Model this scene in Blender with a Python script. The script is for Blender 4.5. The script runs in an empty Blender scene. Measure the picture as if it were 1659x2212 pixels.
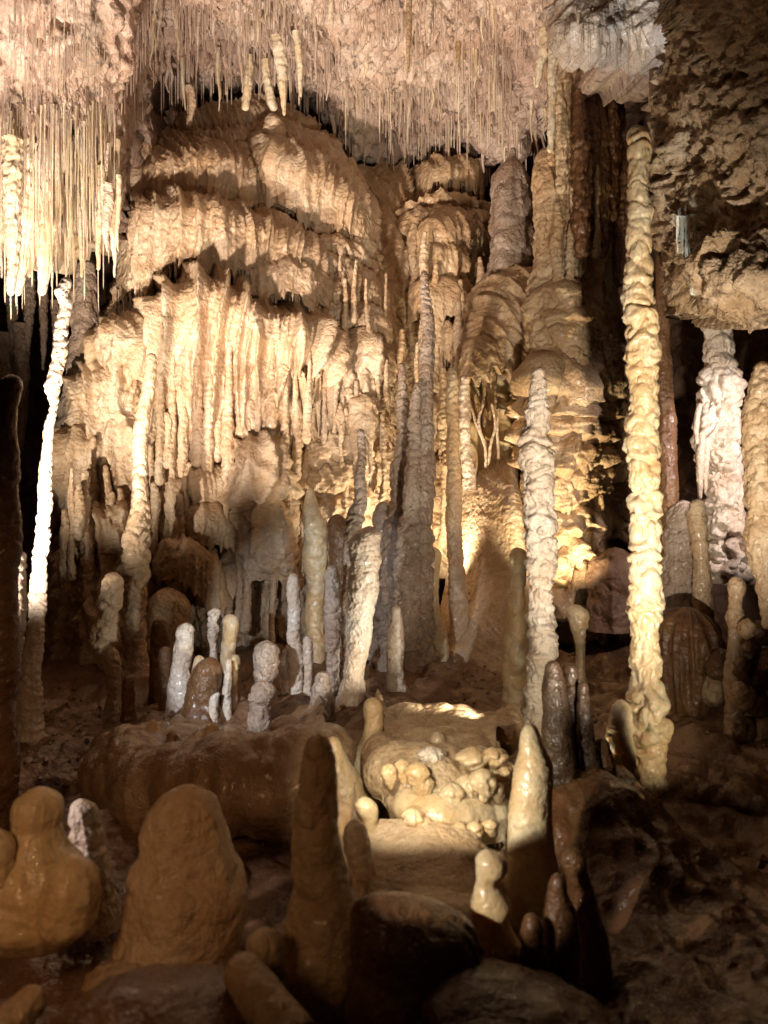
import bpy, math, random
import numpy as np

scene = bpy.context.scene
R = math.radians
# ------------------------------------------------------------------ camera
CZ = 1.6                      # eye height
F = 1703.0                    # focal length in units of a 1659 x 2212 picture
cam_d = bpy.data.cameras.new('camera')
cam = bpy.data.objects.new('camera', cam_d)
scene.collection.objects.link(cam)
cam.location = (0, 0, CZ)
cam.rotation_euler = (R(90), 0, 0)
cam_d.sensor_fit = 'VERTICAL'
cam_d.sensor_height = 36
cam_d.lens = 18 * F / 1106.0
cam_d.clip_start = 0.05
cam_d.clip_end = 200
cam_d.dof.use_dof = True
cam_d.dof.focus_distance = 6.8
cam_d.dof.aperture_fstop = 2.8
scene.camera = cam
# ------------------------------------------------------------------ world (underground: only a faint warm glow)
w = bpy.data.worlds.new("World")
scene.world = w
w.use_nodes = True
bgn = w.node_tree.nodes['Background']
bgn.inputs[0].default_value = (0.60, 0.24, 0.09, 1)
bgn.inputs[1].default_value = 0.008
scene.view_settings.view_transform = 'Standard'
scene.view_settings.look = 'None'
scene.view_settings.gamma = 1
scene.view_settings.exposure = 0.12
scene.cycles.max_bounces = 5
scene.cycles.diffuse_bounces = 3
scene.cycles.glossy_bounces = 2
scene.cycles.transmission_bounces = 2


def at(dx, dy, Y):
    return np.array([(dx - 829.5) / F * Y, Y, CZ + (1106 - dy) / F * Y])


def spot(name, loc, target, power, col, size=60, blend=0.3, rad=0.05):
    d = bpy.data.lights.new(name, 'SPOT')
    d.energy = power
    d.color = col
    d.spot_size = R(size)
    d.spot_blend = blend
    d.shadow_soft_size = rad
    o = bpy.data.objects.new(name, d)
    scene.collection.objects.link(o)
    o.location = loc
    from mathutils import Vector
    o.rotation_euler = (Vector(target) - Vector(loc)).to_track_quat('-Z', 'Y').to_euler()
    return o


def lamp(name, loc, power, col, rad=0.06):
    d = bpy.data.lights.new(name, 'POINT')
    d.energy = power
    d.color = col
    d.shadow_soft_size = rad
    o = bpy.data.objects.new(name, d)
    scene.collection.objects.link(o)
    o.location = loc
    return o


WARM = (1.0, 0.80, 0.56)
WHITE = (1.0, 0.93, 0.86)
COOL = (0.72, 0.86, 1.0)
# show-cave floodlights without fixtures; some stand in open view, some added for single formations
spot('floodlight_mound', (-2.95, 3.5, 0.5), (-1.25, 8.2, 5.2), 1300, (1.0, 0.87, 0.72), 62, 0.8, 0.05)
spot('floodlight_ceiling', (-1.6, 3.4, 0.6), (-1.1, 8.0, 6.3), 1400, (1.0, 0.82, 0.70), 70, 0.8, 0.10)
spot('floodlight_left_stalactites', (-4.2, 4.4, 2.4), (-3.0, 7.0, 5.0), 28, (1.0, 0.97, 0.94), 62, 0.8, 0.05)
spot('floodlight_left_near', (-2.6, 2.3, 1.0), (-1.66, 4.4, 2.9), 13, (1.0, 0.86, 0.82), 34, 0.35, 0.03)
spot('floodlight_foreground', (0.0, 2.0, 0.80), (0.62, 3.3, 1.25), 17, (1.0, 0.90, 0.72), 88, 0.15, 0.015)
spot('fill_light_club', (0.50, 3.60, 0.68), (-0.10, 4.5, 1.20), 75, (1.0, 0.93, 0.78), 80, 0.4, 0.03)  # unseen spot added to brighten the club-shaped stalagmite
spot('floodlight_front', (0.80, 1.7, 0.80), (1.22, 5.0, 2.58), 500, (1.0, 0.90, 0.76), 62, 0.9, 0.03)
spot('floodlight_cool', (-1.32, 2.6, 1.35), (-0.72, 5.0, 0.80), 200, (0.80, 0.88, 1.0), 36, 0.4, 0.03)
spot('lamp_behind_column', (0.48, 6.75, 0.95), (0.25, 7.5, 2.1), 145, (1.0, 0.85, 0.62), 128, 0.6, 0.05)
spot('fill_light_popcorn', (-0.05, 2.3, 1.0), (0.2, 3.1, 0.60), 22, (1.0, 0.90, 0.70), 76, 0.5, 0.02)  # unseen spot added for the knobbly ledges, no fixture there
spot('fill_light_column_right', (1.36, 2.9, 0.72), (1.23, 3.7, 0.72), 17, (1.0, 0.88, 0.66), 58, 0.5, 0.02)  # unseen spot added above open rock for the golden column's foot
spot('fill_light_column_foot', (0.94, 3.38, 0.5), (1.02, 4.0, 1.0), 8, (1.0, 0.86, 0.62), 125, 0.5, 0.02)  # unseen low spot added to lift the golden column's base
spot('floodlight_white_column', (2.5, 3.9, 2.3), (2.2, 5.2, 1.9), 110, (1.0, 0.86, 0.84), 60, 0.5, 0.03)
spot('floodlight_upper_right', (0.9, 4.4, 2.8), (1.72, 5.2, 4.85), 110, (0.90, 0.93, 1.0), 38, 0.9, 0.04)
spot('floodlight_blue_straws', (1.35, 3.6, 2.25), (1.52, 4.0, 3.0), 30, (0.60, 0.82, 1.0), 24, 1.0, 0.02)
spot('floodlight_ochre_pillar', (1.10, 5.60, 0.7), (1.50, 6.6, 2.4), 210, (1.0, 0.80, 0.50), 72, 0.6, 0.04)
spot('floodlight_rock', (0.7, 2.2, 1.2), (2.0, 3.6, 2.8), 10, (1.0, 0.78, 0.5), 60, 0.6, 0.06)
spot('fill_light_near_left', (-1.1, -0.6, 2.3), (-1.05, 2.3, 0.75), 95, (1.0, 0.56, 0.27), 46, 1.0, 0.30)  # warm fill from behind the viewer onto the near left
spot('fill_light_low_left', (-0.9, 1.0, 1.35), (0.27, 1.9, 0.70), 100, (1.0, 0.92, 0.78), 9, 0.2, 0.02)  # narrow off-frame spot added for the tip of the white two-lobed stalagmite
spot('floodlight_low_pink', (-1.6, 1.9, 1.1), (-0.92, 2.35, 0.70), 34, (1.0, 0.84, 0.80), 20, 0.3, 0.02)

# ------------------------------------------------------------------ noise
_rng = np.random.RandomState(7)
PERM = np.tile(_rng.permutation(256), 2).astype(np.int64)
GR = _rng.normal(size=(256, 3))
GR /= np.linalg.norm(GR, axis=1)[:, None]


def perlin(P, seed=0):
    P = P + seed * 17.31
    i = np.floor(P).astype(np.int64)
    f = P - i
    i &= 255
    u = f * f * f * (f * (f * 6 - 15) + 10)
    out = 0
    for a in (0, 1):
        px = PERM[(i[:, 0] + a) & 255]
        wx = u[:, 0] if a else 1 - u[:, 0]
        for b in (0, 1):
            py = PERM[(px + i[:, 1] + b) & 255]
            wy = u[:, 1] if b else 1 - u[:, 1]
            for c in (0, 1):
                g = GR[PERM[(py + i[:, 2] + c) & 255]]
                wz = u[:, 2] if c else 1 - u[:, 2]
                d = (f[:, 0] - a) * g[:, 0] + (f[:, 1] - b) * g[:, 1] + (f[:, 2] - c) * g[:, 2]
                out = out + d * wx * wy * wz
    return out * 1.5


def fbm(P, octv=4, seed=0, gain=0.5):
    s = 0
    a = 1
    for k in range(octv):
        s = s + a * perlin(P * 2 ** k, seed + k * 3)
        a *= gain
    return s


def billow(P, octv=2, seed=0):
    s = 0
    a = 1
    for k in range(octv):
        s = s + a * np.abs(perlin(P * 2 ** k, seed + k * 5))
        a *= 0.5
    return s


def worley(P, seed=0):
    """rounded packed knobs: 1 on a knob's centre, 0 in the creases"""
    P = P + seed * 13.7
    i = np.floor(P).astype(np.int64)
    f = P - i
    best = np.full(len(P), 9.0)
    for a in (-1, 0, 1):
        px = PERM[(i[:, 0] + a) & 255]
        for b in (-1, 0, 1):
            py = PERM[(px + i[:, 1] + b) & 255]
            for c in (-1, 0, 1):
                g = GR[PERM[(py + i[:, 2] + c) & 255]] * 0.42
                d = (a + 0.5 + g[:, 0] - f[:, 0]) ** 2 + (b + 0.5 + g[:, 1] - f[:, 1]) ** 2 + (c + 0.5 + g[:, 2] - f[:, 2]) ** 2
                best = np.minimum(best, d)
    return np.sqrt(np.clip(1.05 - best, 0, 1))


# ------------------------------------------------------------------ displacement recipes (metres along the normal)
def ribs(P, f=7.0, seed=0, stretch=0.12, meander=0.25):
    x = P[:, 0] + 0.5 * P[:, 1]
    Q = np.stack([x * f + meander * f * 0.3 * perlin(P * 1.3, seed + 9), P[:, 1] * 0.3, P[:, 2] * f * stretch], 1)
    n = 1 - np.abs(perlin(Q, seed)) * 2.4
    return np.clip(n, 0, 1) ** 2


def terrace(P, period=0.3, seed=0, tooth=0.25, ftooth=16.0, wav=1.0):
    x = P[:, 0] + 0.5 * P[:, 1]
    Q = np.stack([x * 0.9, P[:, 1] * 0.5, P[:, 2] * 0.7], 1)
    T = np.stack([x * ftooth, P[:, 1] * 2, P[:, 2] * 2.5], 1)
    t = -P[:, 2] / period + wav * fbm(Q, 3, seed) + tooth * (np.abs(perlin(T, seed + 4)) * 2 - 0.3)
    fr = t - np.floor(t)
    h = np.where(fr < 0.8, np.sin(np.clip(fr / 0.8, 0, 1) ** 0.55 * math.pi * 0.5), 1 - ((fr - 0.8) / 0.2) ** 1.2)
    return h


def d_flow(P, amp=1.0, seed=0, vein=0.028, per=0.32, terr=0.10, rib=0.05, rf=7.0, lump=0.03):
    h = terr * terrace(P, per, seed) + rib * ribs(P, rf, seed + 20) + 0.10 * fbm(P * 0.9, 2, seed + 30)
    h = h + vein * ribs(P, 2.3 * rf, seed + 60, 0.16, 0.5)
    h = h + 0.6 * lump * billow(P * 9, 2, seed + 40) + 1.2 * lump * worley(P * np.array([9, 9, 7.0]), seed + 41) + 0.012 * fbm(P * 28, 2, seed + 50)
    return amp * h


def d_rock(P, amp=1.0, seed=0, s=1.0):
    return amp * (0.25 * fbm(P * 1.1 * s, 3, seed) + 0.09 * billow(P * 3.5 * s, 3, seed + 7) + 0.02 * fbm(P * 22 * s, 2, seed + 8))


# ------------------------------------------------------------------ materials
def material(name, c1, c2, c3, rough=0.45, sss=0.0, bump=0.4, fine=60, pit=0.0, coat=0.0, spark=0.3, scale=3.0, streak=0.0):
    m = bpy.data.materials.new(name)
    m.use_nodes = True
    nt = m.node_tree
    N, L = nt.nodes, nt.links
    b = N['Principled BSDF']
    tc = N.new('ShaderNodeNewGeometry')
    pos = tc.outputs['Position']

    def noise(sc, det=3, rgh=0.6, vec=pos, dist=0.0):
        n = N.new('ShaderNodeTexNoise')
        det = min(det, 3)
        n.inputs['Scale'].default_value = sc
        n.inputs['Detail'].default_value = det
        n.inputs['Roughness'].default_value = rgh
        n.inputs['Distortion'].default_value = dist
        L.new(vec, n.inputs['Vector'])
        return n.outputs['Fac']

    def ramp(fac, a, bb, v0=0.0, v1=1.0):
        r = N.new('ShaderNodeMapRange')
        r.inputs[1].default_value = a
        r.inputs[2].default_value = bb
        r.inputs[3].default_value = v0
        r.inputs[4].default_value = v1
        L.new(fac, r.inputs[0])
        return r.outputs[0]

    def mix(fac, a, bb):
        x = N.new('ShaderNodeMix')
        x.data_type = 'RGBA'
        L.new(fac, x.inputs[0])
        for s, v in ((6, a), (7, bb)):
            if isinstance(v, tuple):
                x.inputs[s].default_value = v + (1,)
            else:
                L.new(v, x.inputs[s])
        return x.outputs[2]
    mp = N.new('ShaderNodeMapping')
    mp.inputs['Scale'].default_value = (1, 1, 0.18)
    L.new(pos, mp.inputs['Vector'])
    big = ramp(noise(scale, 4), 0.42, 0.58)
    stk = ramp(noise(scale * 5, 4, 0.65, mp.outputs[0], 0.4), 0.36, 0.66)
    col = mix(big, c1, c2)
    col = mix(ramp(stk, 0, 1, 0, 0.45 + streak), col, c3)
    stain = ramp(noise(2.2, 3, 0.75, pos, 0.8), 0.52, 0.66, 0, 0.5)
    col = mix(stain, col, c3)
    sp = ramp(noise(45, 4, 0.7), 0.52, 0.72, 0, 0.6)
    col = mix(sp, col, tuple(v * 0.55 for v in c1))
    if pit > 0:
        v = N.new('ShaderNodeTexVoronoi')
        v.inputs['Scale'].default_value = 11
        v.inputs['Randomness'].default_value = 1
        L.new(pos, v.inputs['Vector'])
        pn = ramp(noise(9, 5, 0.7), 0.30, 0.44, pit, 0)
        col = mix(pn, col, tuple(v_ * 0.12 for v_ in c1))
    L.new(col, b.inputs['Base Color'])
    L.new(ramp(noise(140, 2, 0.5), 0.40, 0.62, rough + 0.15, max(rough - spark, 0.08)), b.inputs['Roughness'])
    b.inputs['Subsurface Weight'].default_value = sss
    b.inputs['Subsurface Radius'].default_value = (0.05, 0.022, 0.008)
    b.inputs['Subsurface Scale'].default_value = 0.6
    b.inputs['Coat Weight'].default_value = coat
    b.inputs['Coat Roughness'].default_value = 0.18
    bp = N.new('ShaderNodeBump')
    bp.inputs['Strength'].default_value = bump
    bp.inputs['Distance'].default_value = 0.02
    vv = N.new('ShaderNodeTexVoronoi')
    vv.feature = 'F1'
    vv.inputs['Scale'].default_value = fine * 0.5
    L.new(pos, vv.inputs['Vector'])
    ad = N.new('ShaderNodeMath')
    ad.operation = 'MULTIPLY_ADD'
    L.new(noise(fine, 5, 0.65), ad.inputs[0])
    ad.inputs[1].default_value = 1.4
    L.new(ramp(vv.outputs['Distance'], 0, 1, 1, 0), ad.inputs[2])
    L.new(ad.outputs[0], bp.inputs['Height'])
    L.new(bp.outputs[0], b.inputs['Normal'])
    return m


M = dict(
    mound=material('flowstone_cream', (0.55, 0.385, 0.235), (0.64, 0.50, 0.35), (0.44, 0.27, 0.14), 0.5, 0.0, 0.55, 55, coat=0.12),
    ceiling=material('ceiling_pink', (0.52, 0.375, 0.285), (0.66, 0.53, 0.43), (0.36, 0.22, 0.15), 0.6, 0, 0.8, 26, pit=0.85, scale=1.6, streak=0.1),
    straw=material('straw_calcite', (0.74, 0.58, 0.37), (0.80, 0.72, 0.56), (0.60, 0.42, 0.24), 0.35, 0.0, 0.2, 60, coat=0.2),
    pale=material('pale_calcite', (0.68, 0.53, 0.39), (0.76, 0.66, 0.54), (0.52, 0.36, 0.25), 0.42, 0.0, 0.6, 60, coat=0.25, spark=0.35),
    wax=material('waxy_calcite', (0.68, 0.49, 0.27), (0.78, 0.65, 0.44), (0.56, 0.35, 0.16), 0.36, 0.35, 0.3, 40, coat=0.35, spark=0.28),
    ochre=material('ochre_flowstone', (0.50, 0.33, 0.18), (0.60, 0.45, 0.28), (0.36, 0.20, 0.09), 0.45, 0.0, 0.6, 50, coat=0.2),
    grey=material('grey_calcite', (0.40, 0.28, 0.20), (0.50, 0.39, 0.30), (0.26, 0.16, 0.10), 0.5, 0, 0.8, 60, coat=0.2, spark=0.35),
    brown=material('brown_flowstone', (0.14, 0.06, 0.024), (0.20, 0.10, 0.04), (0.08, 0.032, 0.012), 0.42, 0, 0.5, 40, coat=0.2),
    rock=material('pitted_rock', (0.42, 0.28, 0.15), (0.58, 0.42, 0.27), (0.24, 0.13, 0.06), 0.65, 0, 1.0, 30, pit=0.8, scale=4, spark=0.2),
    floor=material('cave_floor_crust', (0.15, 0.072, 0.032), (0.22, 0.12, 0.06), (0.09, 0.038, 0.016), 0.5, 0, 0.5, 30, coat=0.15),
    cstraw=material('ceiling_straw_calcite', (0.56, 0.42, 0.32), (0.66, 0.54, 0.44), (0.42, 0.28, 0.20), 0.5, 0, 0.2, 60),
    crust=material('tan_crust', (0.26, 0.155, 0.08), (0.36, 0.24, 0.14), (0.15, 0.075, 0.035), 0.4, 0, 0.5, 34, coat=0.25),
    shade_dark=material('shade_dark_flowstone', (0.07, 0.038, 0.02), (0.10, 0.06, 0.034), (0.04, 0.02, 0.01), 0.5, 0, 0.5, 40, coat=0.12),  # wet flowstone, colour darkened to stand in for shade
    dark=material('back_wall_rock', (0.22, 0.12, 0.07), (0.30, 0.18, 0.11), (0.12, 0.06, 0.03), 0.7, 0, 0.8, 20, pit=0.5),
)


# ------------------------------------------------------------------ object helpers
def tag(o, label=None, cat=None, group=None, kind=None):
    if label:
        o['label'] = label
    if cat:
        o['category'] = cat
    if group:
        o['group'] = group
    if kind:
        o['kind'] = kind
    return o


def empty(name, loc=(0, 0, 0)):
    o = bpy.data.objects.new(name, None)
    o.empty_display_size = 0.1
    o.location = loc
    scene.collection.objects.link(o)
    return o


def wloc(o):
    p = np.array(o.location, float)
    while o.parent:
        o = o.parent
        p = p + np.array(o.location, float)
    return p


def grid_mesh(name, P, wrap=False):
    """P (nv, nu, 3)."""
    nv, nu = P.shape[:2]
    idx = np.arange(nv * nu).reshape(nv, nu)
    if wrap:
        nx = np.roll(idx, -1, 1)
        a, b_, c, d = idx[:-1], nx[:-1], nx[1:], idx[1:]
    else:
        a, b_, c, d = idx[:-1, :-1], idx[:-1, 1:], idx[1:, 1:], idx[1:, :-1]
    q = np.stack([a, d, c, b_], -1).reshape(-1, 4)
    me = bpy.data.meshes.new(name)
    me.vertices.add(nv * nu)
    me.vertices.foreach_set('co', P.reshape(-1).astype(np.float32))
    n = len(q)
    me.loops.add(n * 4)
    me.loops.foreach_set('vertex_index', q.reshape(-1).astype(np.int32))
    me.polygons.add(n)
    me.polygons.foreach_set('loop_start', (np.arange(n) * 4).astype(np.int32))
    me.polygons.foreach_set('use_smooth', np.ones(n, bool))
    me.update(calc_edges=True)
    return me


def link(name, me, mat, origin, parent=None):
    if mat and not me.materials:
        me.materials.append(mat)
    o = bpy.data.objects.new(name, me)
    scene.collection.objects.link(o)
    if parent:
        o.parent = parent
        o.location = np.array(origin) - wloc(parent)
    else:
        o.location = origin
    return o


def resample(c, n):
    c = np.array(c, float)
    u = np.linspace(c[0, 0], c[-1, 0], n) if np.all(np.diff(c[:, 0]) > 0) else None
    if u is not None:
        t, key = u, c[:, 0]
    else:
        s = np.r_[0, np.cumsum(np.hypot(np.diff(c[:, 0]), np.diff(c[:, 1])))]
        t, key = np.linspace(0, s[-1], n), s
    # smooth (cubic hermite, monotone-ish)
    out = []
    for k in range(c.shape[1]):
        y = c[:, k]
        m = np.gradient(y, key) if len(key) > 2 else np.full(len(key), (y[-1] - y[0]) / (key[-1] - key[0]))
        j = np.clip(np.searchsorted(key, t) - 1, 0, len(key) - 2)
        h = key[j + 1] - key[j]
        s_ = (t - key[j]) / h
        out.append((2 * s_**3 - 3 * s_**2 + 1) * y[j] + (s_**3 - 2 * s_**2 + s_) * h * m[j]
                   + (-2 * s_**3 + 3 * s_**2) * y[j + 1] + (s_**3 - s_**2) * h * m[j + 1])
    return np.stack(out, 1)


def normals(P, wrap=False):
    if wrap:
        du = np.roll(P, -1, 1) - np.roll(P, 1, 1)
    else:
        du = np.gradient(P, axis=1)
    dv = np.gradient(P, axis=0)
    n = np.cross(dv, du)
    l = np.linalg.norm(n, axis=2, keepdims=True)
    return n / np.maximum(l, 1e-9)


def loft(name, curves, mat, step=2.6, disp=None, parent=None, teeth=0, tooth_f=14, seed=0, back=0.25, side=0.3, nu=None, nv=None):
    """surface through several curves of (x, y, depth); teeth = hanging points along the lowest edge."""
    ws = max(c[-1][0] for c in curves) - min(c[0][0] for c in curves)
    nu = nu or int(max(12, ws / step))
    rs = [resample(c, nu) for c in curves]
    seg = [float(np.mean(np.hypot(rs[i + 1][:, 1] - rs[i][:, 1], (rs[i + 1][:, 2] - rs[i][:, 2]) * 120))) for i in range(len(rs) - 1)]
    nv = nv or int(max(10, sum(seg) / step))
    K = np.stack([np.stack([(r[:, 0] - 829.5) / F * r[:, 2], r[:, 2], CZ + (1106 - r[:, 1]) / F * r[:, 2]], 1) for r in rs])
    key = np.r_[0, np.cumsum(seg)] / sum(seg)
    t = np.linspace(0, 1, nv)
    j = np.clip(np.searchsorted(key, t) - 1, 0, len(key) - 2)
    h = (key[j + 1] - key[j])[:, None, None]
    s = ((t - key[j])[:, None, None]) / h
    m = np.gradient(K, key, axis=0) if len(key) > 2 else np.repeat((K[1:] - K[:1]), 2, 0)
    P = (2 * s**3 - 3 * s**2 + 1) * K[j] + (s**3 - 2 * s**2 + s) * h * m[j] + (-2 * s**3 + 3 * s**2) * K[j + 1] + (s**3 - s**2) * h * m[j + 1]
    if side:
        uu = np.linspace(-1, 1, nu)
        P[:, :, 1] += side * (np.abs(uu) ** 10)[None]
    if disp is not None:
        n = normals(P)
        if n[:, :, 1].mean() > 0:
            n = -n
        d = disp(P.reshape(-1, 3)).reshape(P.shape[:2])
        P = P + n * d[:, :, None]
    if teeth:
        q = P[-1].copy()
        X = (q[:, 0] + 0.4 * q[:, 1])
        Q = np.stack([X * tooth_f, q[:, 1] * 0, X * 0 + 0.5], 1)
        tt = np.clip(1 - np.abs(perlin(Q, seed + 2)) * 3.0, 0, 1) ** 1.3 * (0.35 + 0.9 * np.clip(perlin(Q * 0.23, seed + 3) + 0.6, 0, 1.5))
        wv = np.clip((t - 0.7) / 0.3, 0, 1)[:, None] ** 2
        P[:, :, 2] -= teeth * tt[None] * wv
        # pleats follow the teeth
        P[:, :, 1] -= 0.03 * tt[None] * np.clip((t - 0.4) / 0.6, 0, 1)[:, None]
    if back:
        last = P[-1]
        ex = []
        for k, (dy, dz) in enumerate(((0.12, 0.02), (0.5, 0.10), (1.0, 0.25))):
            r = last.copy()
            r[:, 1] += back * dy
            r[:, 2] += back * dz
            ex.append(r)
        P = np.concatenate([P, np.stack(ex)], 0)
    org = P.reshape(-1, 3).mean(0)
    org[2] = P[:, :, 2].min()
    if parent is not None:
        pass
    me = grid_mesh(name, P - org)
    o = link(name, me, mat, org, parent)
    return o


def pillar(name, st, Y, mat, seed=0, bead=0.16, per=0.9, lump=0.12, skirt=0.0, rib=0.0, top=True, bot=False, parent=None,
           label=None, cat='stalagmite', group=None, res=1.0, dY=0.0, fine=0.03, oval=1.0, tilt=0.5, ribf=9):
    """round, lumpy body through stations (x, y, half width) at depth Y."""
    st = np.array(st, float)
    if cat == 'stalagmite' and label and group is None and not bot and res >= 0.8:      # carry the foot down to the floor
        kk = Y / F
        yb = 1106 + (CZ - floor_z((st[-1, 0] - 829.5) * kk, Y) + 0.05) / kk
        if yb > st[-1, 1] + 4:
            st = np.vstack([st, [st[-1, 0], yb, st[-1, 2] * 1.1]])
    r = resample_y(st, max(14, int(abs(st[-1, 1] - st[0, 1]) / (2.4 / res))))
    k = Y / F
    z = CZ + (1106 - r[:, 1]) * k
    x = (r[:, 0] - 829.5) * k
    rad = r[:, 2] * k
    n = len(z)
    rm = float(rad.mean())
    nu = int(min(120, max(14, 2 * math.pi * np.max(st[:, 2]) / (2.6 / res))))
    th = np.linspace(0, 2 * math.pi, nu, endpoint=False)
    yy = Y + np.linspace(0, 1, n) * dY
    # meander
    C = np.stack([x, yy, z], 1)
    cs, sn = np.cos(th), np.sin(th)
    P0 = np.stack([C[:, 0:1] + rad[:, None] * cs, C[:, 1:2] + rad[:, None] * sn * oval, C[:, 2:3] + 0 * th], -1)
    fl = P0.reshape(-1, 3)
    pr = rad[:, None] * np.ones(nu)
    ph = np.cumsum(np.r_[0, np.abs(np.diff(z)) / (np.maximum((rad[1:] + rad[:-1]) * 0.5, rm * 0.35) * per * 1.9)])
    u1 = perlin(np.stack([ph * 0.9, ph * 0, ph * 0 + seed * 1.7], 1), seed)
    nn = 1.5 * perlin(fl / (rm * 1.25), seed + 1).reshape(n, nu)
    t = ph[:, None] + 0.45 * u1[:, None] + tilt * nn
    fr = t - np.floor(t)
    big = 0.75 + 0.5 * (np.sin(np.floor(t) * 12.9898 + seed) * 43758.5 % 1.0)
    prof = np.abs(np.sin(math.pi * fr)) ** 0.6
    mod_ = np.clip(0.75 + 1.3 * perlin(np.stack([z / (rm * 5), z * 0 + 3, z * 0 + seed * 0.7], 1), seed + 15), 0.2, 1.5)[:, None]
    h = 1.7 * bead * mod_ * (prof * big - 0.6) + 0.16 * perlin(fl / (rm * 4.5), seed + 16).reshape(n, nu)
    if skirt:
        tn = 0.3 * np.abs(perlin(np.stack([fl[:, 0] / rm * 2.2, fl[:, 1] / rm * 2.2, fl[:, 2] * 0.5 / rm], 1), seed + 12)).reshape(n, nu) * 2
        t2 = ph[:, None] * 0.8 + tilt * nn + tn + 0.4 * u1[:, None]
        f2 = t2 - np.floor(t2)
        h = h + skirt * (np.where(f2 < 0.78, np.sin((np.clip(f2 / 0.78, 0, 1)) ** 0.6 * math.pi / 2), 1 - ((f2 - 0.78) / 0.22)) - 0.6)
    h = h * (0.85 + 0.7 * perlin(fl / (rm * 2.0), seed + 21).reshape(n, nu))
    sc_ = np.array([1, 1, 1.25])
    h = h + lump * 3.2 * (worley(fl / (rm * 1.15) * sc_, seed + 2).reshape(n, nu) - 0.7) + lump * 0.7 * (worley(fl / (rm * 0.5) * sc_, seed + 32).reshape(n, nu) - 0.7)
    h = h + lump * 0.25 * (billow(fl / (rm * 0.85), 1, seed + 2).reshape(n, nu) * 1.6 - 0.5) + fine * fbm(fl / (rm * 0.22), 2, seed + 5).reshape(n, nu)
    h = h + 0.10 * perlin(fl / (rm * 3), seed + 6).reshape(n, nu)
    if rib:
        ang = np.stack([fl[:, 0] / rm * 0, np.tile(np.cos(th) * ribf / 6.28, n), fl[:, 2] / rm * 0.25], 1)
        ang[:, 0] = np.tile(np.sin(th) * ribf / 6.28, n)
        h = h + rib * (np.clip(1 - np.abs(perlin(ang, seed + 8)) * 2.6, 0, 1) ** 1.5).reshape(n, nu)
    h = h - h.mean() + 0.02
    rr = pr * (1 + h)
    if cat == 'stalagmite' and label and not bot and res >= 0.8:
        fz = np.clip((ph - ph[-1] + 1.1) / 1.1, 0, 1)
        rr = rr * (1 + 0.45 * fz ** 2.2)[:, None]
    env = np.ones(n)
    if top:
        d = np.clip((z[0] - z) / max(rad[0] * 1.1, 1e-4), 0, 1)
        env = np.minimum(env, np.sqrt(np.clip(1 - (1 - d) ** 2, 0.0, 1)))
    if bot:
        d = np.clip((z - z[-1]) / max(rad[-1] * 1.4, 1e-4), 0, 1)
        env = np.minimum(env, np.sqrt(np.clip(1 - (1 - d) ** 2, 0.0, 1)))
    rr = rr * np.maximum(env, 0.02)[:, None]
    wob = perlin(np.stack([z / (rm * 4), z * 0, z * 0 + seed], 1), seed + 3) * rm * 0.25
    wob2 = perlin(np.stack([z / (rm * 4), z * 0 + 5, z * 0 + seed], 1), seed + 4) * rm * 0.25
    P = np.stack([(C[:, 0] + wob)[:, None] + rr * cs, (C[:, 1] + wob2)[:, None] + rr * sn * oval, C[:, 2:3] + 0 * th], -1)
    base = np.array([C[-1, 0], C[-1, 1], C[-1, 2]])
    o = link(name, grid_mesh(name, (P - base)[:, ::-1], True), mat, base, parent)
    if label:
        tag(o, label, cat, group)
    return o


def resample_y(st, n):
    key = st[:, 1]
    t = np.linspace(key[0], key[-1], n)
    y = []
    for k in (0, 1, 2):
        v = st[:, k]
        m = np.gradient(v, key) if len(key) > 2 else np.full(len(key), (v[-1] - v[0]) / (key[-1] - key[0]))
        j = np.clip(np.searchsorted(key, t) - 1, 0, len(key) - 2)
        h = key[j + 1] - key[j]
        s = (t - key[j]) / h
        y.append((2 * s**3 - 3 * s**2 + 1) * v[j] + (s**3 - 2 * s**2 + s) * h * m[j] + (-2 * s**3 + 3 * s**2) * v[j + 1] + (s**3 - s**2) * h * m[j + 1])
    y = np.stack(y, 1)
    y[:, 2] = np.maximum(y[:, 2], 0.5)
    return y


def spike_mesh(name, seed, mat, thin=True, nv=14, nu=7):
    """unit hanging spike: radius 1 at z=0 down to z=-1"""
    rg = np.random.RandomState(seed)
    z = np.linspace(0, 1, nv)
    if thin:
        r = 1.0 - 0.35 * z + 0.12 * rg.normal(size=nv)
        r[-1] *= 0.3
        r[0] = 1.6
    else:
        r = (1 - z) ** 0.75 * (1 + 0.25 * rg.normal(size=nv) * (1 - z) ** 0.3) + 0.05
        r[-1] = 0.03
    th = np.linspace(0, 2 * math.pi, nu, endpoint=False)
    cx = np.cumsum(rg.normal(size=nv)) * (0.10 if thin else 0.07)
    cy = np.cumsum(rg.normal(size=nv)) * (0.10 if thin else 0.07)
    P = np.stack([cx[:, None] + r[:, None] * np.cos(th), cy[:, None] + r[:, None] * np.sin(th) * (1 + 0.15 * rg.normal()), -z[:, None] + 0 * th], -1)
    me = grid_mesh(name, P[:, ::-1], True)
    me.materials.append(mat)
    return me


STRAW = [spike_mesh('soda_straw', s, M['straw']) for s in range(8)]
SPK = {k: [spike_mesh('stalactite', 30 + s, M[k], False, 18, 10) for s in range(6)] for k in ('mound', 'straw', 'ochre', 'pale', 'wax', 'brown')}
rnd = random.Random(5)


def hang(name, me, p, rad, length, parent=None):
    o = bpy.data.objects.new(name, me)
    scene.collection.objects.link(o)
    if parent:
        o.parent = parent
        p = np.array(p) - wloc(parent)
    o.location = p
    o.scale = (rad, rad, length)
    o.rotation_euler = (0, 0, rnd.uniform(0, 6.28)) if rad > 0.02 else (rnd.gauss(0, 0.012), rnd.gauss(0, 0.012), rnd.uniform(0, 6.28))
    return o


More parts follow.
